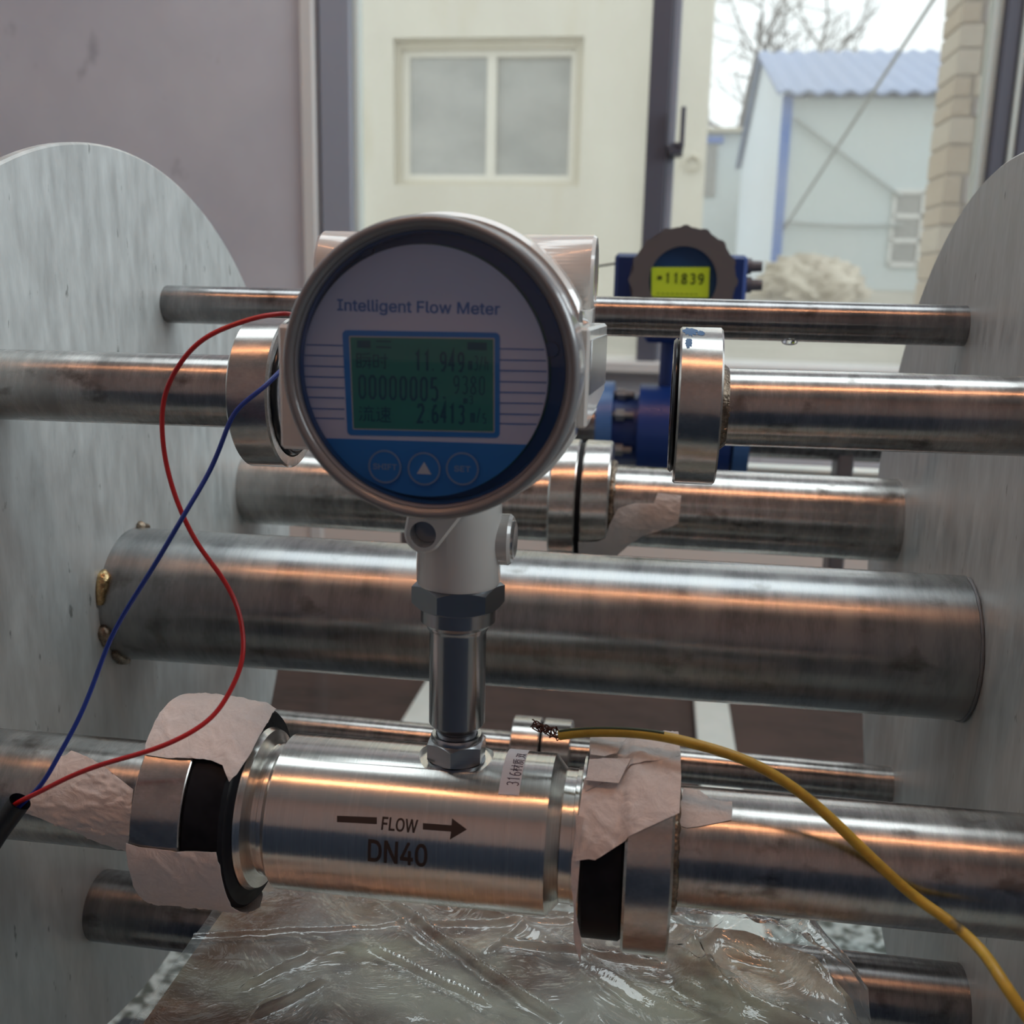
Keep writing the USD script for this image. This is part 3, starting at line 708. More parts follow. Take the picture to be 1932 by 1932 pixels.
for px, py, word in ((727, 880, 'SHIFT'), (801, 884, None), (873, 884, 'SET')):
    c = pp(px, py); k = (pp(px + 31, py)[0] - c[0])
    b_ = obj('button', plate(Point(*c).buffer(k, 32), PYf - 0.0006, 0.0005), m_blue, panel)
    obj('button_ring', plate(Point(*c).buffer(k, 32).difference(Point(*c).buffer(k * 0.9, 32)), PYf - 0.0008, 0.0002), m_btn_ring, b_)
    if word:
        w_ = k * (1.45 if word == 'SHIFT' else 1.0); h_ = k * 0.36
        obj('button_lettering', plate(fit(text_poly(word, True), c[0] - w_ / 2, c[1] - h_ / 2, c[0] + w_ / 2, c[1] + h_ / 2), PYf - 0.0007, 0.0001), m_btn_ring if word == 'SHIFT' else m_btn_ring, b_)
    else:
        obj('button_arrow', plate(Polygon([(c[0] - k * 0.45, c[1] - k * 0.32), (c[0] + k * 0.45, c[1] - k * 0.32), (c[0], c[1] + k * 0.42)]), PYf - 0.0007, 0.0001), m_white_print, b_)
for px, py in ((1020, 545), (1040, 660), (690, 470)):
    q = atY(px, py, 0.330)
    obj('well_screw', lathe([(0.3298, 0), (0.3298, 0.0024), (0.3312, 0.0026), (0.3312, 0)], 24, 'y', (q[0], 0, q[2])), m_recess, meter)

# ------------------------------------------------------------------ masking tape
def tape_fn(k, rf, wr=0.0004, seed=0):
    def fn(u, v, hh):
        n = meshkit.fbm(np.stack([u * 130, v * 3.4, 0 * u + seed], -1), 3, seed) - 0.5
        rdg = (1 - np.abs(meshkit.fbm(np.stack([u * 90 + v * 2.2, v * 5.5 - u * 60, 0 * u + seed + 3], -1), 3, seed + 7) - 0.5) * 2) ** 10
        return wrap(k, u, v, rf(u, v) + wr + wr * 2 * n + wr * 1.8 * rdg + hh)
    return fn


def tpoly(k, r, pts):
    return Polygon([cyl(k, r, *p) for p in pts]).buffer(0)


lerp = lambda a, b, t: a + (b - a) * np.clip(t, 0, 1) ** 2 * (3 - 2 * np.clip(t, 0, 1))
# scale the angle so that cells stay even: the patch works in (x, angle)


def tape(name, label, k, poly, rf, cell=0.0016, seed=0, wr=0.0004, th=0.00018):
    S = 0.04
    q = affinity.scale(poly, 1, S, origin=(0, 0))
    f0 = tape_fn(k, rf, wr, seed)
    m = patch(q, cell, lambda u, v, hh: f0(u, v / S, hh), th)
    return obj(name, m, m_tape, '/World', 40, label, 'tape')


RF = 0.0428
pl = tpoly('p5', RF, [(1113, 1389), (1186, 1400), (1247, 1396), (1281, 1400), (1285, 1470), (1282, 1533), (1277, 1536), (1186, 1578), (1179, 1587), (1122, 1626), (1110, 1624), (1096, 1626), (1085, 1628), (1090, 1545), (1098, 1487), (1103, 1460), (1142, 1437), (1112, 1434)])
# carry it over the top of the flange to the back
xs = [cyl('p5', RF, 1112, 1430)[0], cyl('p5', RF, 1281, 1400)[0]]
over = Polygon([(xs[0], 0.9), (xs[0] + 0.001, 1.9), (xs[0] + 0.017, 2.15), (xs[1], 1.95), (xs[1], 0.8)])
pl = unary_union([pl, over]).buffer(0)
hole_ = Polygon([cyl('p5', RF, *p) for p in ((1096, 1462), (1112, 1434), (1142, 1437), (1103, 1461))])
pl = pl.difference(hole_)
tape('masking_tape', 'wide masking tape folded over the right flange beside the meter', 'p5', pl,
     lambda u, v: lerp(0.0398, 0.0424, (u + 0.006) / 0.004) + 0.0012 * np.clip((v - 0.9) / 0.6, 0, 1), seed=3)
RTAPE = '/World/masking_tape'
S_ = 0.04
qf = affinity.scale(tpoly('p5', 0.0440, [(1113, 1390), (1183, 1394), (1176, 1404), (1164, 1421), (1140, 1428), (1114, 1424)]), 1, S_, origin=(0, 0))
qf = unary_union([qf, affinity.scale(Polygon([(qf.bounds[0] + 0.0004, 1.0), (qf.bounds[0] + 0.0008, 1.22), (qf.bounds[2] + 0.002, 1.26), (qf.bounds[2] - 0.002, 1.0)]), 1, S_, origin=(0, 0))]).buffer(0)
ff_ = tape_fn('p5', lambda u, v: 0.0432 + 0.0010 * np.clip((v - 0.9) / 0.6, 0, 1) + 0.0 * u, 0.0004, 21)
obj('loose_flap', patch(qf, 0.0016, lambda u, v, hh: ff_(u, v / S_, hh), 0.00018), m_tape, RTAPE, 40)
band = affinity.scale(tpoly('p5', 0.0436, [(1142, 1441), (1183, 1424), (1240, 1416), (1281, 1402), (1284, 1428), (1240, 1436), (1190, 1444), (1150, 1462), (1104, 1487), (1103, 1466)]), 1, S_, origin=(0, 0))
fb_ = tape_fn('p5', lambda u, v: lerp(0.0402, 0.0428, (u + 0.006) / 0.004) + 0.0012 * np.clip((v - 0.9) / 0.6, 0, 1), 0.0005, 22)
obj('second_layer', patch(band, 0.0016, lambda u, v, hh: fb_(u, v / S_, hh), 0.00018), m_tape, RTAPE, 40)
cp_ = np.array([atY(px_, py_, Y_) for px_, py_, Y_ in ((1094, 1540, 0.3445), (1089, 1590, 0.3410), (1085, 1645, 0.3390), (1084, 1700, 0.3385), (1088, 1760, 0.3390), (1095, 1815, 0.3400))])
rib = spline(cp_, 30); wd = np.interp(np.linspace(0, 1, 30), [0, 0.3, 0.6, 0.85, 1], [0.0022, 0.0016, 0.0010, 0.0014, 0.0003])
rv, rf_ = [], []
for kq in range(30):
    a_ = 0.6 + 0.5 * math.sin(kq * 0.45)
    e_ = np.array([math.cos(a_), -math.sin(a_) * 0.8, 0.0]) * wd[kq]
    for sgn, off in ((-1, -1), (1, -1), (1, 1), (-1, 1)):
        rv.append(rib[kq] + sgn * e_ + off * np.array([0, 0.0001, 0]))
rv = np.array(rv)
for kq in range(29):
    for c_ in range(4):
        a_, b_ = kq * 4 + c_, kq * 4 + (c_ + 1) % 4
        rf_ += [(a_, b_, b_ + 4), (a_, b_ + 4, a_ + 4)]
obj('hanging_strip', trimesh.Trimesh(rv, np.array(rf_), process=False), m_tape, RTAPE, 60)
tape('masking_tape', 'short masking tape end stuck on the pipe just right of the right flange', 'p5',
     tpoly('p5', r5 + 0.0004, [(1290, 1486), (1318, 1490), (1340, 1508), (1370, 1512), (1381, 1512), (1382, 1530), (1380, 1547), (1352, 1553), (1320, 1559), (1296, 1562), (1283, 1558), (1280, 1535)]),
     lambda u, v: r5 + 0.0002 + 0 * u, 0.0012, 4, 0.0002)
q = Polygon([(-0.1975, 1.02), (-0.1962, 0.9), (-0.186, 0.885), (-0.176, 0.90), (-0.168, 0.9), (-0.1625, 0.86), (-0.1585, 0.72), (-0.1565, 0.80), (-0.154, 1.05), (-0.1535, 1.5), (-0.156, 1.9), (-0.178, 2.0), (-0.1965, 1.9), (-0.198, 1.4)])
tape('masking_tape', 'white masking tape bridging the top of the left flange and gasket', 'p5', q,
     lambda u, v: 0.0424 + 0.0026 * np.clip((v - 1.0) / 0.6, 0, 1) * (1 - np.clip((u + 0.185) / 0.02, 0, 1) * 0.6) - 0.0035 * np.clip((u + 0.161) / 0.007, 0, 1), seed=5)
a_t, a_b = cyl('p5', RF, 326, 1606)[1], -2.0
q = Polygon([(-0.1972, a_t + 0.03), (-0.192, a_t + 0.005), (-0.176, a_t), (-0.160, a_t + 0.03), (-0.1585, a_t - 0.1), (-0.1578, -1.0), (-0.1570, -1.35), (-0.160, -1.6), (-0.17, a_b), (-0.19, a_b), (-0.1975, -1.4)])
tape('masking_tape', 'masking tape wrapped under the left flange and gasket', 'p5', q, lambda u, v: 0.0422 + 0.0008 * np.clip((-v - 0.9), 0, 1), seed=6)
q = tpoly('p5', r5 + 0.0003, [(135, 1418), (148, 1422), (190, 1442), (253, 1490), (250, 1540), (245, 1580), (243, 1603), (225, 1600), (140, 1567), (43, 1530), (65, 1498), (90, 1465), (98, 1455), (101, 1440), (115, 1428), (125, 1426)])
tape('masking_tape', 'torn piece of masking tape on the pipe left of the left flange', 'p5', q, lambda u, v: r5 + 0.0003 + 0.0005 * np.clip(u + 0.21, 0, 1), 0.0014, 7, 0.0004)
q = Polygon([(-0.209, 1.62), (-0.2075, 1.5), (-0.2055, 1.55), (-0.203, 1.44), (-0.199, 1.40), (-0.1975, 1.3), (-0.1972, 1.9), (-0.2, 2.1), (-0.208, 2.0)])
tape('masking_tape', 'sliver of white tape on top of the left pipe against its flange', 'p5', q, lambda u, v: r5 + 0.0010 + 0 * u, 0.0012, 8, 0.0003)
q = Polygon([(-0.0503, -0.40), (-0.036, -0.36), (-0.0312, -0.30), (-0.0290, -0.1), (-0.0235, 0.16), (-0.0115, 0.27), (0.0010, 0.30), (0.0035, 0.55), (0.0200, 0.52), (0.0195, 0.1), (0.0190, -0.15), (0.0020, -0.42), (-0.0170, -0.62), (-0.0300, -0.80), (-0.0305, -1.5), (-0.0503, -1.6)])
tape('masking_tape', 'grey-white tape hanging from the rear flange joint onto its pipe', 'p3', q,
     lambda u, v: lerp(0.0478, r3 + 0.0006, (u + 0.0305) / 0.030), 0.0018, 9)

# ------------------------------------------------------------------ wires
def pix_path(pts):
    return np.array([atY(px, py, Y) for px, py, Y in pts])


cable = thing('signal_cable', 'black two-core cable with red and blue cores running to the display head', 'cable', atY(30, 1520, 0.33))
red = pix_path([(590, 600, 0.400), (560, 596, 0.395), (538, 592, 0.385), (500, 596, 0.378), (440, 613, 0.372), (380, 643, 0.368), (336, 692, 0.366), (310, 752, 0.366), (306, 812, 0.365), (316, 885, 0.363), (342, 965, 0.360),
                (377, 1032, 0.358), (417, 1087, 0.357), (446, 1142, 0.356), (458, 1197, 0.354), (455, 1252, 0.350), (435, 1302, 0.346), (402, 1350, 0.340), (352, 1386, 0.334), (285, 1415, 0.331), (200, 1440, 0.331), (120, 1471, 0.332), (60, 1501, 0.332), (28, 1518, 0.332), (8, 1545, 0.332)])
blu = pix_path([(545, 688, 0.392), (522, 707, 0.380), (492, 735, 0.372), (444, 778, 0.368), (424, 820, 0.366), (402, 875, 0.364), (350, 967, 0.354), (300, 1052, 0.350), (250, 1132, 0.350), (207, 1210, 0.349), (181, 1277, 0.346), (150, 1352, 0.341), (110, 1427, 0.337), (72, 1487, 0.334), (46, 1512, 0.3335), (20, 1545, 0.333)])
obj('red_core', tube(spline(red, 160), 0.00095, 10), m_red, cable)
obj('blue_core', tube(spline(blu, 140), 0.00095, 10), m_wireblue, cable)
jk = spline(pix_path([(38, 1512, 0.3325), (10, 1550, 0.332), (-20, 1595, 0.331), (-60, 1680, 0.325)]), 24)
jo = tube(jk, 0.0043, 20, cap=False); ji = tube(jk, 0.0037, 20, cap=False); ji.invert()
obj('jacket', cat_(jo, ji, tube(jk[3:], 0.0036, 16)), m_jacket, cable)
earth = thing('earth_wire', 'yellow earth wire with bare copper end lying over the taped right flange', 'wire', atY(1240, 1385, 0.385))
yp = pix_path([(1055, 1387, 0.372), (1100, 1382, 0.371), (1160, 1381, 0.369), (1240, 1388, 0.366), (1320, 1406, 0.363), (1400, 1432, 0.360), (1470, 1468, 0.358), (1540, 1520, 0.3555), (1610, 1585, 0.3525), (1680, 1652, 0.3485), (1740, 1702, 0.346), (1800, 1745, 0.340), (1850, 1792, 0.332), (1892, 1852, 0.318), (1935, 1915, 0.311), (1990, 1990, 0.30)])
yv = spline(yp, 160)
obj('insulation', tube(yv, 0.00205, 14), m_yellow, earth)
gs = yv[:70] + np.array([0, -0.0006, 0.00175])
obj('green_stripe', tube(gs[:32], 0.0007, 8), m_green_stripe, earth)
for i in range(7):
    st_ = [atY(1057, 1387, 0.372)]
    for j in range(1, 9):
        a = j / 8
        st_.append(atY(1057 - 50 * a, 1387 - 20 * a + 7 * math.sin(j * 1.7 + i), 0.372 + 0.001 * math.cos(j * 2.1 + i)) + rng.normal(0, 0.0008, 3))
    obj('copper_strand', tube(spline(np.array(st_), 40), 0.00028, 6), m_copper, earth)

# water drop
d0 = atY(1493, 648, 0.615)
t = np.linspace(0, PI, 12)
obj('water_drop', lathe([(d0[2] + 0.0022 * math.cos(a) - 0.0005, 0.0048 * math.sin(a) ** 0.8 if 0 < a < PI - 0.01 else 0) for a in t[::-1]], 24, 'z', (d0[0], 0.6235, 0.0012)), m_water, '/World', True,
    'clear water drop hanging under the thin uppermost pipe', 'water drop')

# ------------------------------------------------------------------ plastic-wrapped board under the meter
m_board = mottled('stained_board', (0.20, 0.095, 0.05), (0.60, 0.55, 0.42), (9, 16, 16), (0.5, 0.7), detail=8, lo=0.42, hi=0.58, extra=((28, 40, 40), 0.60, 0.72, (0.10, 0.05, 0.025)))
m_plastic = M('clear_plastic', {'g': ('geometry', {}), 'n': ('noise_texture', {'scale': 26.0, 'detail': 5, 'distortion': 1.2}), 'b': ('bump', {'strength': 0.55, 'distance': 0.007}),
                                'm': ('noise_texture', {'scale': 17.0, 'detail': 5, 'distortion': 0.6}), 'k': ('map_range', {'from_min': 0.38, 'from_max': 0.66, 'to_min': 0.07, 'to_max': 0.42, 'clamp': True}),
                                't': ('transparent_bsdf', {'color': (0.97, 0.98, 0.97)}), 'd': ('diffuse_bsdf', {'color': (0.78, 0.80, 0.79)}), 's': ('glossy_bsdf', {'color': (1, 1, 1), 'roughness': 0.06}),
                                'f': ('fresnel', {'IOR': 1.45}), 'ff': ('math', {'math_type': 'multiply_add', 'value2': 1.6, 'value3': 0.03, 'use_clamp': True}), 'x1': ('mix_closure', {}), 'x2': ('mix_closure', {})},
              [('g.position', 'n.vector'), ('n.fac', 'b.height'), ('b.normal', 's.normal'), ('b.normal', 'f.normal'), ('g.position', 'm.vector'), ('m.fac', 'k.value'), ('k.result', 'x1.fac'), ('t.BSDF', 'x1.closure1'), ('d.BSDF', 'x1.closure2'), ('x1.closure', 'x2.closure1'), ('s.BSDF', 'x2.closure2'), ('f.fac', 'ff.value1'), ('ff.value', 'x2.fac')], surface='x2.closure')
BZ = H - 0.3250
obj('board', (lambda m_: (m_.apply_translation((0, 0, BZ - 0.015)), m_)[1])(extrude(Polygon([(-0.2130, 0.22), (0.1060, 0.22), (0.1060, 0.438), (0.0930, 0.468), (0.06, 0.4830), (-0.2130, 0.4830)]), 0.015)), m_board, label='brown stained flat board inside the clear plastic below the meter', cat='board')
X0, X1, Y0, Y1 = -0.2165, 0.113, 0.215, 0.4900
nx, ny = 300, 250
gx, gy = np.meshgrid(np.linspace(X0, X1, nx), np.linspace(Y0, Y1, ny), indexing='ij')
pts = np.stack([gx, gy, 0 * gx], -1)
w1 = np.abs(meshkit.fbm(pts * [15, 18, 1] + [0, 0, 3], 3, 11) - 0.5) * 2          # ridged creases
w2 = np.abs(meshkit.fbm((pts @ np.array([[0.8, 0.6, 0], [-0.6, 0.8, 0], [0, 0, 1]])) * [9, 34, 1], 3, 12) - 0.5) * 2
loose = np.clip((gx + 0.10) / 0.12, 0.12, 1)
zz = BZ + 0.0016 + loose * (0.0085 * (1 - w1) ** 4 + 0.0075 * (1 - w2) ** 4) + 0.0015 * meshkit.fbm(pts * [60, 60, 1], 3, 13)


def crease(p, q_, w, h):
    p, q_ = np.array(p), np.array(q_); d = q_ - p; L = np.linalg.norm(d); d /= L
    a = (gx - p[0]) * d[0] + (gy - p[1]) * d[1]; b = -(gx - p[0]) * d[1] + (gy - p[1]) * d[0]
    b = b + 0.0015 * (meshkit.noise(np.stack([a * 90, a * 0, a * 0], -1), 5) - 0.5)
    return h * np.exp(-(b / w) ** 2) * np.clip(np.minimum(a, L - a) / 0.006, 0, 1)


cz_ = lambda px, py: atZ(px, py, BZ + 0.003)[:2]
for p, q_, w, h in (((620, 1850), (470, 1925), 0.0012, 0.005), ((700, 1790), (930, 1900), 0.0011, 0.004), ((860, 1720), (790, 1690), 0.001, 0.003), ((1140, 1770), (1240, 1720), 0.0012, 0.004), ((735, 1705), (1060, 1932), 0.0022, 0.005), ((790, 1745), (1090, 1738), 0.0016, 0.003), ((330, 1768), (800, 1742), 0.0014, 0.002), ((940, 1775), (1260, 1835), 0.0014, 0.004),
                    ((1300, 1790), (1370, 1930), 0.003, 0.006), ((1360, 1800), (1490, 1840), 0.0014, 0.003), ((450, 1870), (600, 1800), 0.0015, 0.004), ((700, 1700), (850, 1810), 0.0014, 0.002),
                    ((1490, 1770), (1600, 1932), 0.0014, 0.003), ((1370, 1770), (1310, 1810), 0.0015, 0.003), ((1000, 1740), (910, 1800), 0.0016, 0.003), ((560, 1870), (480, 1900), 0.0014, 0.003), ((1270, 1860), (1400, 1932), 0.002, 0.004)):
    zz = zz + crease(cz_(*p), cz_(*q_), w, h)
# the bag falls over the right edge and the back edge, and its right back corner is cut off round
edge = np.minimum(X1 - gx, 0.0 * gx + 1)
drop = np.clip((gx - 0.092) / 0.021, 0, 1) ** 2 * 0.012 + np.clip((gy - 0.484) / 0.006, 0, 1) ** 2 * 0.006
zz = zz - drop
corner = np.clip((gx - 0.085) / 0.028, 0, 1)
gy2 = np.where(gy > 0.40, 0.40 + (gy - 0.40) * (1 - 0.28 * corner ** 1.6), gy)
v = np.stack([gx, gy2, zz], -1).reshape(-1, 3)
I = np.arange(nx * ny).reshape(nx, ny)
f = np.vstack([np.stack([I[:-1, :-1], I[1:, :-1], I[1:, 1:]], -1).reshape(-1, 3), np.stack([I[:-1, :-1], I[1:, 1:], I[:-1, 1:]], -1).reshape(-1, 3)])
skirt_v, skirt_f = [], []
obj('plastic_bag', trimesh.Trimesh(v, f, process=False), m_plastic, '/World', True, label='crumpled wet clear plastic bag over the board below the meter', cat='plastic bag')

# ------------------------------------------------------------------ the room
m_wall = mottled('mauve_wall', (0.45, 0.435, 0.475), (0.51, 0.495, 0.53), (3, 3, 3), (0.5, 0.65), extra=((9, 9, 6), 0.66, 0.76, (0.33, 0.31, 0.34)))
m_wall_room = mottled('room_wall', (0.36, 0.30, 0.295), (0.42, 0.35, 0.345), (2, 2, 2), (0.6, 0.7))
m_ceiling = mottled('ceiling_paint', (0.56, 0.60, 0.62), (0.62, 0.66, 0.68), (2, 2, 2), (0.7, 0.8))
m_trim = plain('trim_pale', (0.60, 0.57, 0.55), 0.4)
m_frame = plain('window_frame_grey', (0.27, 0.28, 0.33), 0.4)
m_frame_dark = plain('window_frame_dark', (0.085, 0.085, 0.11), 0.4)
m_frame_light = plain('window_seal_pale', (0.62, 0.66, 0.62), 0.4)
m_floor = M('terrazzo', {'g': ('geometry', {}), 'v': ('voronoi_texture', {'scale': 55.0}) if False else ('noise_texture', {'scale': 48.0, 'detail': 3}), 'r': ('rgb_ramp', {'ramp': [(0, (0.05, 0.06, 0.05)), (0.42, (0.08, 0.09, 0.075)), (0.56, (0.40, 0.44, 0.42)), (1, (0.52, 0.56, 0.55))]}),
                         'p': ('principled_bsdf', {'roughness': 0.35})}, [('g.position', 'v.vector'), ('v.fac', 'r.fac'), ('r.color', 'p.base_color')])
m_pan = mottled('rusty_pan', (0.022, 0.012, 0.010), (0.065, 0.036, 0.030), (3, 6, 6), (0.25, 0.45), detail=5, coat_weight=0.3)
m_rail = mottled('pale_rail', (0.62, 0.65, 0.60), (0.70, 0.72, 0.67), (10, 10, 10), (0.45, 0.6))
YW = 2.80
w = lambda px: atY(px, 200, YW)[0]
xa, xb = w(600), w(1895)
zs = atY(1500, 690, YW)[2]; zt = H + 2.0


def struct(name, mesh, mat, smooth=30):
    return obj(name, mesh, mat, '/World', smooth, kind='structure')


struct('floor', box(-2.6, 2.6, -3.0, 2.8, -0.05, 0), m_floor)
struct('ceiling', box(-2.6, 2.6, -3.0, 2.8, 4.0, 4.05), m_ceiling)
struct('wall_back', cat_(box(-2.6, xa, YW, YW + 0.2, 0, 4), box(xb, 2.6, YW, YW + 0.2, 0, 4), box(xa, xb, YW, YW + 0.2, 0, zs - 0.02), box(xa, xb, YW, YW + 0.2, zt, 4)), m_wall)
struct('lit_wall_strip', rbox(-2.6, 2.6, YW - 0.012, YW, 0.0, 0.50, 0.003), plain('lit_wall_beige', (0.66, 0.57, 0.52), 0.5))  # light on the lower wall, put in as a paler beige strip
struct('wall_left', box(-2.65, -2.6, -3.0, 3.0, 0, 4), m_wall)
struct('wall_right', box(2.6, 2.65, -3.0, 3.0, 0, 4), m_wall)
struct('wall_front', box(-2.6, 2.6, -3.05, -3.0, 0, 4), m_wall_room)
struct('trim_1', rbox(w(570), w(598), YW - 0.02, YW + 0.0, 0, 4, 0.006), m_trim)
win = thing('window_1', None, None, (0, YW, zs), kind='structure')
yf = YW - 0.01
obj('frame_jamb', cat_(rbox(w(605), w(664), yf, YW + 0.07, zs - 0.01, zt, 0.004)), m_frame, win)
obj('sash_seal', rbox(w(664), w(676), yf + 0.02, YW + 0.05, zs, zt, 0.002), m_frame_light, win)
obj('mullion', rbox(w(1223), w(1262), yf, YW + 0.07, zs, zt, 0.003), m_frame_dark, win)
obj('mullion', rbox(w(1262), w(1278), yf + 0.03, YW + 0.07, zs, zt, 0.003), m_frame, win)
obj('sash_seal', rbox(w(1856), w(1876), yf + 0.02, YW + 0.05, zs, zt, 0.002), m_frame_light, win)
obj('frame_jamb', rbox(w(1876), w(1908), yf, YW + 0.07, zs - 0.01, zt, 0.004), m_frame_dark, win)
obj('sash_seal', rbox(w(1908), w(1920), yf - 0.01, YW + 0.05, zs, zt, 0.002), m_frame_light, win)
obj('frame_jamb', rbox(w(1920), w(2010), yf - 0.02, YW + 0.07, zs - 0.01, zt, 0.004), m_frame_dark, win)
obj('sill', rbox(w(600), w(1910), YW - 0.06, YW + 0.2, zs - 0.03, zs, 0.004), m_trim, win)
m_dirty = glass('dusty_glass', {'g': ('geometry', {}), 'n': ('noise_texture', {'scale': 7.0, 'detail': 6}), 'k': ('map_range', {'from_min': 0.3, 'from_max': 0.8, 'to_min': 0.10, 'to_max': 0.20, 'clamp': True}),
                                'tr': ('transparent_bsdf', {'color': (0.97, 0.98, 0.97)}), 'l': ('translucent_bsdf', {'color': (0.80, 0.78, 0.74)}), 'x': ('mix_closure', {})},
                [('g.position', 'n.vector'), ('n.fac', 'k.value'), ('k.result', 'x.fac'), ('tr.BSDF', 'x.closure1'), ('l.BSDF', 'x.closure2')], 'x.closure')
obj('pane', box(w(676), w(1223), YW + 0.03, YW + 0.035, zs, zt), m_dirty, win)
obj('pane', box(w(1278), w(1856), YW + 0.03, YW + 0.035, zs, zt), m_dirty, win)
hz = atY(1280, 285, YW)[2]; hx = atY(1272, 285, YW)[0]
obj('handle', cat_(rbox(hx - 0.012, hx + 0.022, yf - 0.035, yf + 0.04, hz - 0.014, hz + 0.016, 0.004), rbox(hx + 0.012, hx + 0.024, yf - 0.05, yf - 0.02, hz, hz + 0.10, 0.003)), m_frame_dark, win)

# rusty drip pan on the floor and the two pale floor rails
obj('drip_pan', cat_(box(-1.3, 1.3, 1.95, 2.74, 0.0, 0.012), rbox(-1.3, 1.3, 1.93, 1.95, 0, 0.035, 0.003), rbox(-1.3, 1.3, 2.72, 2.74, 0, 0.035, 0.003)), m_pan, label='long dark rusty drip pan on the floor below the window', cat='drip pan')
for k, (a, b) in enumerate(((atZ(1310, 1330, 0.05)[0], atZ(1375, 1330, 0.05)[0]), (atZ(800, 1290, 0.05)[0], atZ(800, 1290, 0.05)[0] + 0.09))):
    obj('floor_rail', rbox(a, b, 0.4, 2.70, 0.036, 0.052, 0.003), m_rail, label=('pale steel floor rail on the right, running under the rig' if k == 0 else 'pale steel floor rail on the left, behind the meter stem'), cat='rail')

obj('dark_slab', rbox(-0.70, 0.60, 0.10, 1.15, 0.0, 0.07, 0.004), plain('slab_dark', (0.035, 0.04, 0.045), 0.5), label='added unseen dark tray on the floor under the rig', cat='slab')  # added out of view so the pipe undersides reflect something dark
obj('dark_blocker', rbox(-1.2, 1.2, -1.1, -0.55, 0.0, 0.95, 0.005), plain('blocker_blue', (0.035, 0.046, 0.075), 0.5), label='added unseen dark blue cabinet behind the camera', cat='blocker')  # added out of view to give the steel its dark bluish reflections

# warm tube lamp under the ceiling, behind the photographer
m_lamp = M('warm_tube', {'e': ('emission', {'color': (1.0, 0.42, 0.18), 'strength': 25.0})}, surface='e.emission')
lamp = thing('tube_lamp', 'warm orange tube lamp under the ceiling behind the camera', 'lamp', (-0.2, -0.55, 4.0))
obj('housing', rbox(-1.7, 1.3, -0.60, -0.50, 3.93, 4.0, 0.004), m_trim, lamp)
obj('tube', lathe([(-1.65, 0), (-1.65, 0.018), (1.25, 0.018), (1.25, 0)], 16, 'x', (0, -0.55, 3.90)), m_lamp, lamp)

# ------------------------------------------------------------------ blue electromagnetic flow meter on its pipeline
m_navy = plain('navy_paint', (0.010, 0.040, 0.20), 0.35)
m_far_bolt = plain('far_bolt', (0.22, 0.23, 0.24), 0.55)
m_navy_light = plain('blue_paint', (0.05, 0.14, 0.36), 0.35)
m_cover = plain('grey_brown_cover', (0.145, 0.14, 0.15), 0.4)
m_lime = M('lime_lcd', {'p': ('principled_bsdf', {'base_color': (0.40, 0.50, 0.03), 'roughness': 0.4, 'emission_color': (0.45, 0.62, 0.02), 'emission_strength': 0.12})})
m_lime_ink = plain('lime_ink', (0.05, 0.075, 0.01), 0.5)
YB = 1.15
bp = lambda px, py, Y=YB: atY(px, py, Y)
c0 = bp(1288, 530)
mag = thing('blue_flow_meter', 'blue electromagnetic flow meter with lime screen on the pipeline behind the rig', 'flow meter', (c0[0], YB, 0))
obj('converter_box', rbox(bp(1158, 500)[0], bp(1414, 500)[0], YB + 0.02, YB + 0.11, bp(1288, 566)[2] - 0.02, bp(1288, 478)[2], 0.004), m_navy, mag)
k = (bp(1390, 530)[0] - bp(1185, 530)[0]) / 2
th = np.linspace(0, 2 * PI, 240, endpoint=False)
sc_ = Polygon(np.stack([c0[0] + (k * (0.965 + 0.035 * np.cos(th * 16))) * np.cos(th), c0[2] + (k * (0.965 + 0.035 * np.cos(th * 16))) * np.sin(th)], -1))
hole2 = Point(c0[0], c0[2]).buffer(k * 0.62, 48)
obj('cover_ring', plate(sc_.difference(hole2), YB - 0.012, 0.045), m_cover, mag)
obj('cover_back', plate(Point(c0[0], c0[2]).buffer(k * 0.99, 48), YB + 0.015, 0.02), m_cover, mag)
obj('dark_window', plate(hole2, YB - 0.004, 0.004), m_recess, mag)
lp = [bp(1231, 506, YB - 0.006)[[0, 2]], bp(1337, 506, YB - 0.006)[[0, 2]], bp(1335, 560, YB - 0.006)[[0, 2]], bp(1231, 558, YB - 0.006)[[0, 2]]]
ls = obj('lcd_screen', plate(Polygon([tuple(p) for p in lp]).buffer(0.001, 4), YB - 0.007, 0.002), m_lime, mag)
kk = (lp[1][0] - lp[0][0]) / 106
g = glyphs(list('*11839'), 18 * kk, 11 * kk, 15.5 * kk, 3.2 * kk)
o_ = bp(1239, 534, YB - 0.0072)
obj('lcd_digits', plate(affinity.translate(g, o_[0], o_[2]), YB - 0.0078, 0.0006), m_lime_ink, ls)
g = glyphs(list('---------'), 5 * kk, 8 * kk, 9 * kk, 1.6 * kk)
o_ = bp(1238, 556, YB - 0.0072)
obj('lcd_small_row', plate(affinity.translate(g, o_[0], o_[2]), YB - 0.0078, 0.0006), m_lime_ink, ls)
for py in (500, 537):
    c = bp(1414, py)
    obj('cable_gland', lathe([(c[0], 0), (c[0], 0.009), (c[0] + 0.006, 0.009), (c[0] + 0.006, 0.0065), (bp(1446, py)[0], 0.0060), (bp(1446, py)[0], 0)], 24, 'x', (0, YB + 0.05, c[2])), m_cover, mag)
nz = bp(1265, 640)[2]
sz = bp(1288, 826)[2]
obj('neck', cat_(lathe([(sz + 0.03, 0), (sz + 0.03, 0.013), (nz + 0.02, 0.013), (nz + 0.02, 0)], 32, 'z', (bp(1266, 700)[0], YB + 0.05, 0)), rbox(bp(1215, 640)[0], bp(1290, 640)[0], YB + 0.01, YB + 0.08, nz - 0.005, nz + 0.05, 0.004)), m_navy, mag)
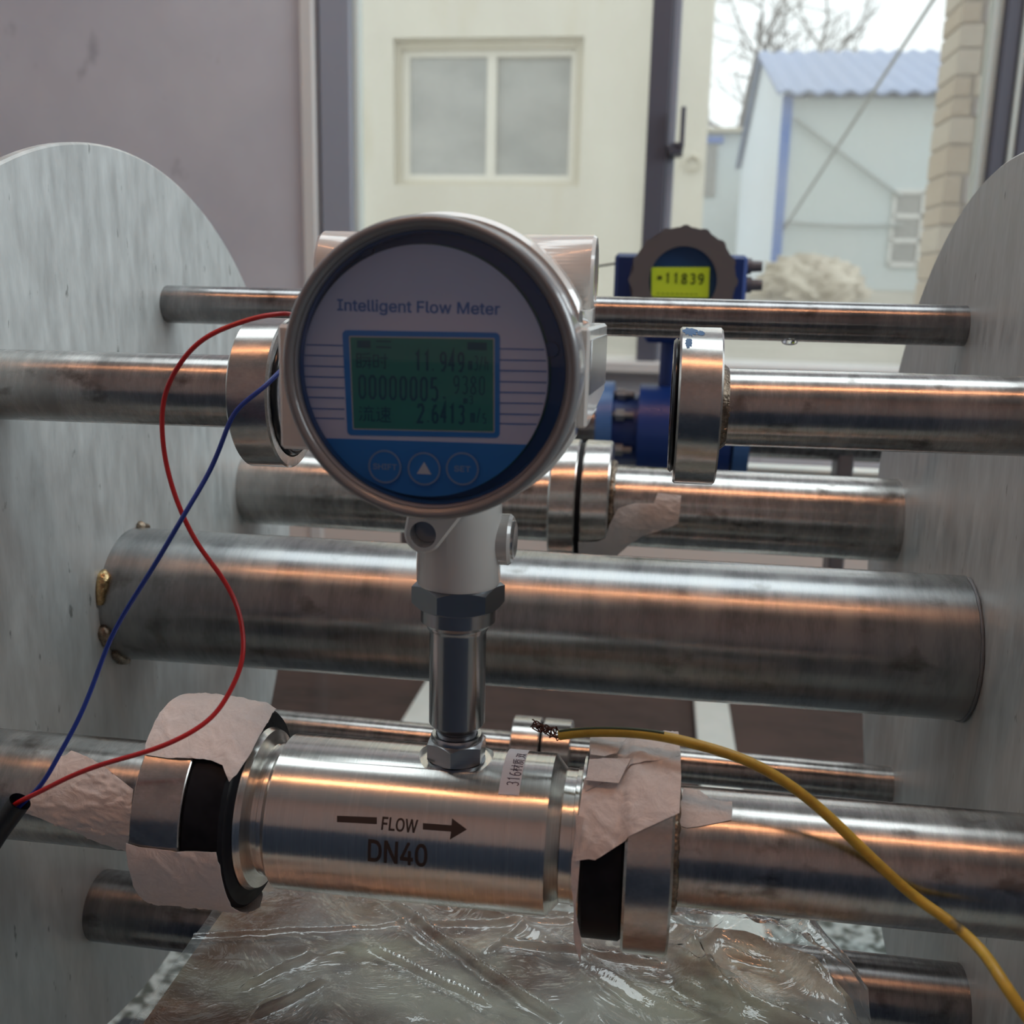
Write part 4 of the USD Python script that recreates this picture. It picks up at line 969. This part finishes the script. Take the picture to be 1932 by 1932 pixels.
obj('sensor_body', lathe([(bp(1150, 826)[0], 0), (bp(1150, 826)[0], 0.042), (bp(1202, 826)[0], 0.042), (bp(1202, 826)[0], 0.055), (bp(1380, 826)[0], 0.055), (bp(1380, 826)[0], 0.042), (bp(1400, 826)[0], 0.042), (bp(1400, 826)[0], 0)], 64, 'x', (0, YB + 0.05, sz)), m_navy, mag)
for pa, pb in ((1122, 1152), (1385, 1415)):
    obj('flange', lathe([(bp(pa, 826)[0], 0), (bp(pa, 826)[0], 0.056), (bp(pb, 826)[0], 0.056), (bp(pb, 826)[0], 0)], 64, 'x', (0, YB + 0.05, sz)), m_navy_light, mag)
for a in (0.5, 1.2, 2.2, -0.4):
    xx = bp(1152, 826)[0]
    obj('bolt', lathe([(xx - 0.02, 0), (xx - 0.02, 0.004), (xx + 0.004, 0.004), (xx + 0.004, 0.0075), (xx + 0.014, 0.0075), (xx + 0.014, 0.004), (xx + 0.024, 0.004), (xx + 0.024, 0)], 6, 'x', (0, YB + 0.05 - 0.046 * math.cos(a), sz + 0.046 * math.sin(a))), m_far_bolt, mag)
obj('lead_wire', tube(spline(np.array([bp(1162, 497, YB + 0.06), bp(1130, 502, YB + 0.06), bp(1090, 512, YB + 0.07), bp(1050, 540, YB + 0.08)]), 24), 0.0012, 8), m_jacket, mag)
pz = sz
line = thing('rear_pipeline', 'dark grey steel pipeline on posts behind the rig', 'pipeline', (c0[0], YB + 0.05, 0))
obj('pipe', lathe([(-0.9, 0), (-0.9, 0.032), (bp(1122, 826)[0], 0.032), (bp(1122, 826)[0], 0)], 48, 'x', (0, YB + 0.05, pz)), m_pipe_dark, line)
obj('pipe', lathe([(bp(1415, 826)[0], 0), (bp(1415, 826)[0], 0.026), (0.9, 0.026), (0.9, 0)], 48, 'x', (0, YB + 0.05, pz)), m_pipe_dark, line)
zbm = atY(1300, 1165, YB + 0.05)[2]
for px in (776, 1578):
    x = bp(px, 1000, YB + 0.05)[0]
    obj('support_post', cat_(rbox(x - 0.009, x + 0.009, YB + 0.03, YB + 0.07, zbm, pz - 0.012, 0.002)), m_cover, line)
obj('beam', rbox(-0.95, 0.95, YB + 0.02, YB + 0.08, zbm - 0.05, zbm, 0.003), m_cover, line)
for x in (-0.92, 0.92):
    obj('leg', rbox(x - 0.02, x + 0.02, YB + 0.03, YB + 0.07, 0.0, zbm - 0.05, 0.003), m_cover, line)
obj('cross_rail', rbox(-0.9, 0.9, YB + 0.135, YB + 0.165, bp(1500, 896, YB + 0.135)[2], bp(1500, 884, YB + 0.135)[2], 0.002), m_rail, line)

# ------------------------------------------------------------------ outside
m_ground = mottled('bare_ground', (0.29, 0.27, 0.22), (0.40, 0.37, 0.31), (0.8, 0.8, 0.8), (0.8, 0.9))
m_cream = mottled('cream_render', (0.65, 0.61, 0.51), (0.73, 0.70, 0.60), (1.2, 1.2, 0.5), (0.8, 0.9), detail=7, extra=((3, 3, 0.5), 0.60, 0.75, (0.62, 0.56, 0.42)))
m_cream_trim = plain('cream_trim', (0.62, 0.57, 0.45), 0.7)
m_white_frame = plain('far_window_frame', (0.76, 0.73, 0.64), 0.5)
m_far_glass = mottled('far_glass', (0.30, 0.31, 0.30), (0.42, 0.43, 0.41), (1.5, 1.5, 3), (0.15, 0.3))
m_shed = plain('shed_sheet', (0.56, 0.62, 0.63), 0.6)
m_shed_side = plain('shed_side_sheet', (0.64, 0.71, 0.77), 0.6)
m_shed_blue = plain('shed_blue_trim', (0.10, 0.20, 0.52), 0.5)
m_roof = plain('blue_roof_sheet', (0.27, 0.34, 0.52), 0.5)
m_grille = plain('white_grille', (0.66, 0.66, 0.64), 0.5)
m_dark_glass = plain('shed_window_glass', (0.28, 0.28, 0.27), 0.3)
m_bark = plain('bare_bark', (0.20, 0.19, 0.19), 0.8)
m_line_pale = plain('pale_line', (0.40, 0.43, 0.43), 0.6)
m_cable = plain('outdoor_cable', (0.25, 0.27, 0.29), 0.6)
gy_ = np.concatenate([np.linspace(3.02, 20, 40), [30, 60, 120]])
gx_ = np.linspace(-60, 60, 41)
GX, GY = np.meshgrid(gx_, gy_, indexing='ij')
gh = H - 0.55 + 0.62 * np.clip((GY - 3) / 11, 0, 1) ** 1.0 + 0.04 * (meshkit.fbm(np.stack([GX, GY, 0 * GX], -1) * 0.6, 3, 2) - 0.5)
I = np.arange(GX.size).reshape(GX.shape)
f = np.vstack([np.stack([I[:-1, :-1], I[1:, :-1], I[1:, 1:]], -1).reshape(-1, 3), np.stack([I[:-1, :-1], I[1:, 1:], I[:-1, 1:]], -1).reshape(-1, 3)])
obj('ground', trimesh.Trimesh(np.stack([GX, GY, gh], -1).reshape(-1, 3), f, process=False), m_ground, '/World', True, kind='structure')

# cream building
YC = 8.0
cp = lambda px, py, Y=YC: atY(px, py, Y)
cb = thing('cream_building', 'cream rendered building with a two-pane sliding window just outside', 'building', (-2, YC, 0))
xr = cp(1338, 200)[0]
wx0, wx1, wz0, wz1 = cp(742, 200)[0], cp(1098, 200)[0], cp(900, 350)[2], cp(900, 70)[2]
zl, zh = H - 0.8, 7.0
obj('wall', cat_(box(-9, wx0, YC, YC + 0.3, zl, zh), box(wx1, xr, YC, YC + 0.3, zl, zh), box(wx0, wx1, YC, YC + 0.3, zl, wz0), box(wx0, wx1, YC, YC + 0.3, wz1, zh), box(-9, xr, YC + 0.3, YC + 5, zl, zh)), m_cream, cb)
obj('window_reveal', plate(sbox(wx0, wz0, wx1, wz1).difference(sbox(wx0 + 0.04, wz0 + 0.04, wx1 - 0.06, wz1 - 0.06)), YC + 0.08, 0.20), m_cream_trim, cb)
xm = cp(922, 200)[0]
fr = obj('window', plate(sbox(wx0 + 0.04, wz0 + 0.04, wx1 - 0.06, wz1 - 0.06).difference(unary_union([sbox(wx0 + 0.10, wz0 + 0.09, xm - 0.035, wz1 - 0.11), sbox(xm + 0.035, wz0 + 0.09, wx1 - 0.10, wz1 - 0.11)])), YC + 0.12, 0.06), m_white_frame, cb)
obj('pane', box(wx0 + 0.10, xm - 0.035, YC + 0.14, YC + 0.15, wz0 + 0.09, wz1 - 0.11), m_far_glass, fr)
obj('pane', box(xm + 0.035, wx1 - 0.10, YC + 0.17, YC + 0.18, wz0 + 0.09, wz1 - 0.11), m_far_glass, fr)
rr = cp(1306, 308, YC - 0.02)
obj('wall_bracket', lathe([(YC - 0.03, 0.045), (YC - 0.03, 0.055), (YC, 0.055), (YC, 0.045), (YC - 0.03, 0.045)], 24, 'y', (rr[0], 0, rr[2])), m_cream_trim, cb)

# blue-roofed shed
YS = 15.0
sp = lambda px, py, Y=YS: atY(px, py, Y)
sh = thing('blue_roofed_shed', 'pale sheet-metal shed with blue corrugated roof in the yard', 'shed', (3.5, 18, H))
sx0 = sp(1473, 300)[0]; ez = sp(1600, 180)[2]; rz = atY(1600, 96, 19.0)[2]; sx1 = 9.0
zb_ = H - 0.1
obj('front_wall', box(sx0, sx1, YS, YS + 0.1, zb_, ez - 0.03), m_shed, sh)
gv = np.array([(sx0, YS, zb_), (sx0, 23, zb_), (sx0, 23, ez), (sx0, 19, rz - 0.03), (sx0, YS, ez), (sx0 + 0.1, YS, zb_), (sx0 + 0.1, 23, zb_), (sx0 + 0.1, 23, ez), (sx0 + 0.1, 19, rz - 0.03), (sx0 + 0.1, YS, ez)])
obj('gable_wall', tri(Manifold.hull_points(gv)), m_shed_side, sh)
obj('corner_trim', box(sx0 - 0.03, sx0 + 0.10, YS - 0.04, YS + 0.06, zb_, ez), m_shed_blue, sh)
# corrugated roof, two slopes
def roof(y0, z0, y1, z1):
    xs = np.arange(sx0 - 0.12, sx1, 0.045)
    h = 0.022 * np.clip(np.cos((xs - sx0) / 0.27 * 2 * PI) * 1.6, -1, 1)
    a = np.stack([xs, 0 * xs + y0, z0 + h], -1); b = np.stack([xs, 0 * xs + y1, z1 + h], -1)
    n = len(xs); v = np.vstack([a, b, a - [0, 0, 0.04], b - [0, 0, 0.04]]); i = np.arange(n - 1)
    q = lambda A, B, C, D: [np.stack([A, B, C], 1), np.stack([A, C, D], 1)]
    f = np.vstack(q(i, i + 1, n + i + 1, n + i) + q(2 * n + i + 1, 2 * n + i, 3 * n + i, 3 * n + i + 1) + q(2 * n + i, 2 * n + i + 1, i + 1, i) + q(n + i, n + i + 1, 3 * n + i + 1, 3 * n + i))
    return trimesh.Trimesh(v, f, process=False)
obj('roof_slope', roof(YS - 0.25, ez + 0.02, 19, rz), m_roof, sh)
obj('roof_slope', roof(19, rz, 23.2, ez), m_roof, sh)
gx0, gx1, gz0, gz1 = sp(1682, 430)[0], sp(1790, 430)[0], sp(1720, 500)[2], sp(1720, 362)[2]
swin = obj('window', cat_(*[box(x - 0.022, x + 0.022, YS - 0.05, YS, gz0, gz1) for x in np.linspace(gx0, gx1, 3)], *[box(gx0, gx1, YS - 0.05, YS, zz_ - 0.03, zz_ + 0.03) for zz_ in np.linspace(gz0, gz1, 4)]), m_grille, sh)
for i in range(2):
    for j in range(3):
        dx, dz = (gx1 - gx0) / 2, (gz1 - gz0) / 3
        obj('pane', box(gx0 + i * dx + 0.03, gx0 + (i + 1) * dx - 0.03, YS - 0.03, YS - 0.01, gz0 + j * dz + 0.03, gz0 + (j + 1) * dz - 0.03), m_dark_glass, swin)

# small far shed
YF = 24.5
fp = lambda px, py, Y=YF: atY(px, py, Y)
fs = thing('far_hut', 'small pale hut far behind the blue-roofed shed', 'hut', (fp(1365, 400)[0], YF, H))
obj('wall', box(fp(1290, 300)[0], fp(1402, 300)[0], YF, YF + 1.5, H - 0.2, fp(1365, 250)[2]), m_shed, fs)
obj('roof', box(fp(1290, 300)[0] - 0.2, fp(1402, 300)[0] + 0.1, YF - 0.2, YF + 1.6, fp(1365, 250)[2], fp(1365, 243)[2]), m_cream_trim, fs)
obj('blue_fascia', box(fp(1290, 300)[0], fp(1362, 300)[0], YF - 0.1, YF, fp(1365, 270)[2], fp(1365, 258)[2]), m_shed_blue, fs)
obj('door', box(fp(1318, 300)[0], fp(1352, 300)[0], YF - 0.06, YF, fp(1340, 370)[2], fp(1340, 275)[2]), m_dark_glass, fs)

# brick pier beside the window, each brick a part
YP = 4.6
bx0, bx1 = atY(1792, 240, YP)[0], atY(1858, 240, YP)[0]
m_bricks = [plain('pier_stone_tan', (0.50, 0.41, 0.31), 0.8), plain('pier_stone_mauve', (0.38, 0.34, 0.335), 0.8), plain('pier_stone_pale', (0.55, 0.48, 0.39), 0.8)]
pier = thing('stone_pier', 'tan and mauve stone pier just outside the right of the window', 'pier', (bx0, YP, H - 0.6))
obj('mortar_core', box(bx0 + 0.012, bx1 + 0.10, YP + 0.012, YP + 0.30, H - 0.6, H + 2.2), plain('pier_mortar', (0.46, 0.41, 0.36), 0.9), pier)
zc, row = H - 0.6, 0
while zc < H + 2.2:
    hh = 0.075 + 0.05 * random.random()
    cut = bx0 + (bx1 - bx0) * (0.45 + 0.3 * random.random())
    for a, b, mm in ((bx0, cut - 0.006, m_bricks[0] if random.random() < 0.7 else m_bricks[2]), (cut + 0.006, bx1 + 0.1, m_bricks[1] if random.random() < 0.7 else m_bricks[2])):
        o = 0.008 * random.random()
        obj('stone', rbox(a, b, YP - o, YP + 0.30, zc + 0.004, zc + hh - 0.004, 0.006), mm, pier)
    zc += hh; row += 1

# earth and rubble heap in front of the shed
hx_, hy_ = sp(1530, 530, 12.0)[0], 12.0
heap = trimesh.creation.icosphere(4, 1.0)
v = heap.vertices * [0.56, 0.5, 0.42]
v = v * (0.6 + 0.5 * meshkit.fbm(v * 4 + 9, 4, 4) + 0.5 * meshkit.fbm(v * 14 + 3, 3, 8))[:, None]
heap.vertices = v + [hx_, hy_, sp(1530, 562, 12.0)[2]]
obj('rubble_heap', heap, mottled('rubble', (0.42, 0.36, 0.28), (0.66, 0.60, 0.50), (5, 5, 5), (0.8, 0.9)), '/World', 40, 'pale heap of earth and rubble before the shed', 'rubble heap')

# bare trees
def bare_tree(name, x, y, h, seed, label):
    R = np.random.default_rng(seed); parts = []
    t_ = thing(name, label, 'tree', (x, y, H), group=None)
    def grow(p, d, L, r, lev):
        n = 5; pts = [p]
        for i in range(n):
            d = d + R.normal(0, 0.12, 3); d = d / np.linalg.norm(d); pts.append(pts[-1] + d * L / n)
        parts.append((lev, tube(np.array(pts), np.linspace(r, r * 0.6, n + 1), 5 if lev else 8)))
        if lev < 5:
            for i in range(3 if lev else 6):
                q_ = pts[R.integers(2, n + 1)]
                e = d + R.normal(0, 0.55, 3) + [0, 0, 0.12]; e /= np.linalg.norm(e)
                grow(q_, e, L * R.uniform(0.6, 0.8), r * 0.55, lev + 1)
    grow(np.array([x, y, H - 0.3]), np.array([0, 0, 1.0]), h * 0.33, h * 0.016, 0)
    obj('trunk', cat_(*[m for l, m in parts if l == 0]), m_bark, t_)
    obj('branches', cat_(*[m for l, m in parts if l > 0]), m_bark, t_, True)


for i, (px, Y, h, s) in enumerate(((1372, 34, 13, 3), (1450, 40, 12, 5))):
    bare_tree('bare_tree', atY(px, 300, Y)[0], Y, h, s, ('tall bare tree behind the far hut', 'bare tree further back, left of the shed roof')[i])

# overhead cable and two thin pale lines across the shed wall
for i, pts_ in enumerate(([(1800, -60, 9), (1480, 430, 14.99)], [(1500, 222, 14.92), (1590, 290, 14.92), (1700, 370, 14.92)], [(1481, 418, 14.92), (1580, 425, 14.92), (1700, 424, 14.92)])):
    obj('cable_and_line', tube(spline(pix_path(pts_), 40), 0.017 if i == 0 else 0.022, 8), m_cable if i == 0 else m_line_pale, '/World', True, ('grey cable slanting up across the shed wall, roof and sky', 'thin line sloping down to the right across the shed wall', 'level line across the middle of the shed wall')[i], 'cable')
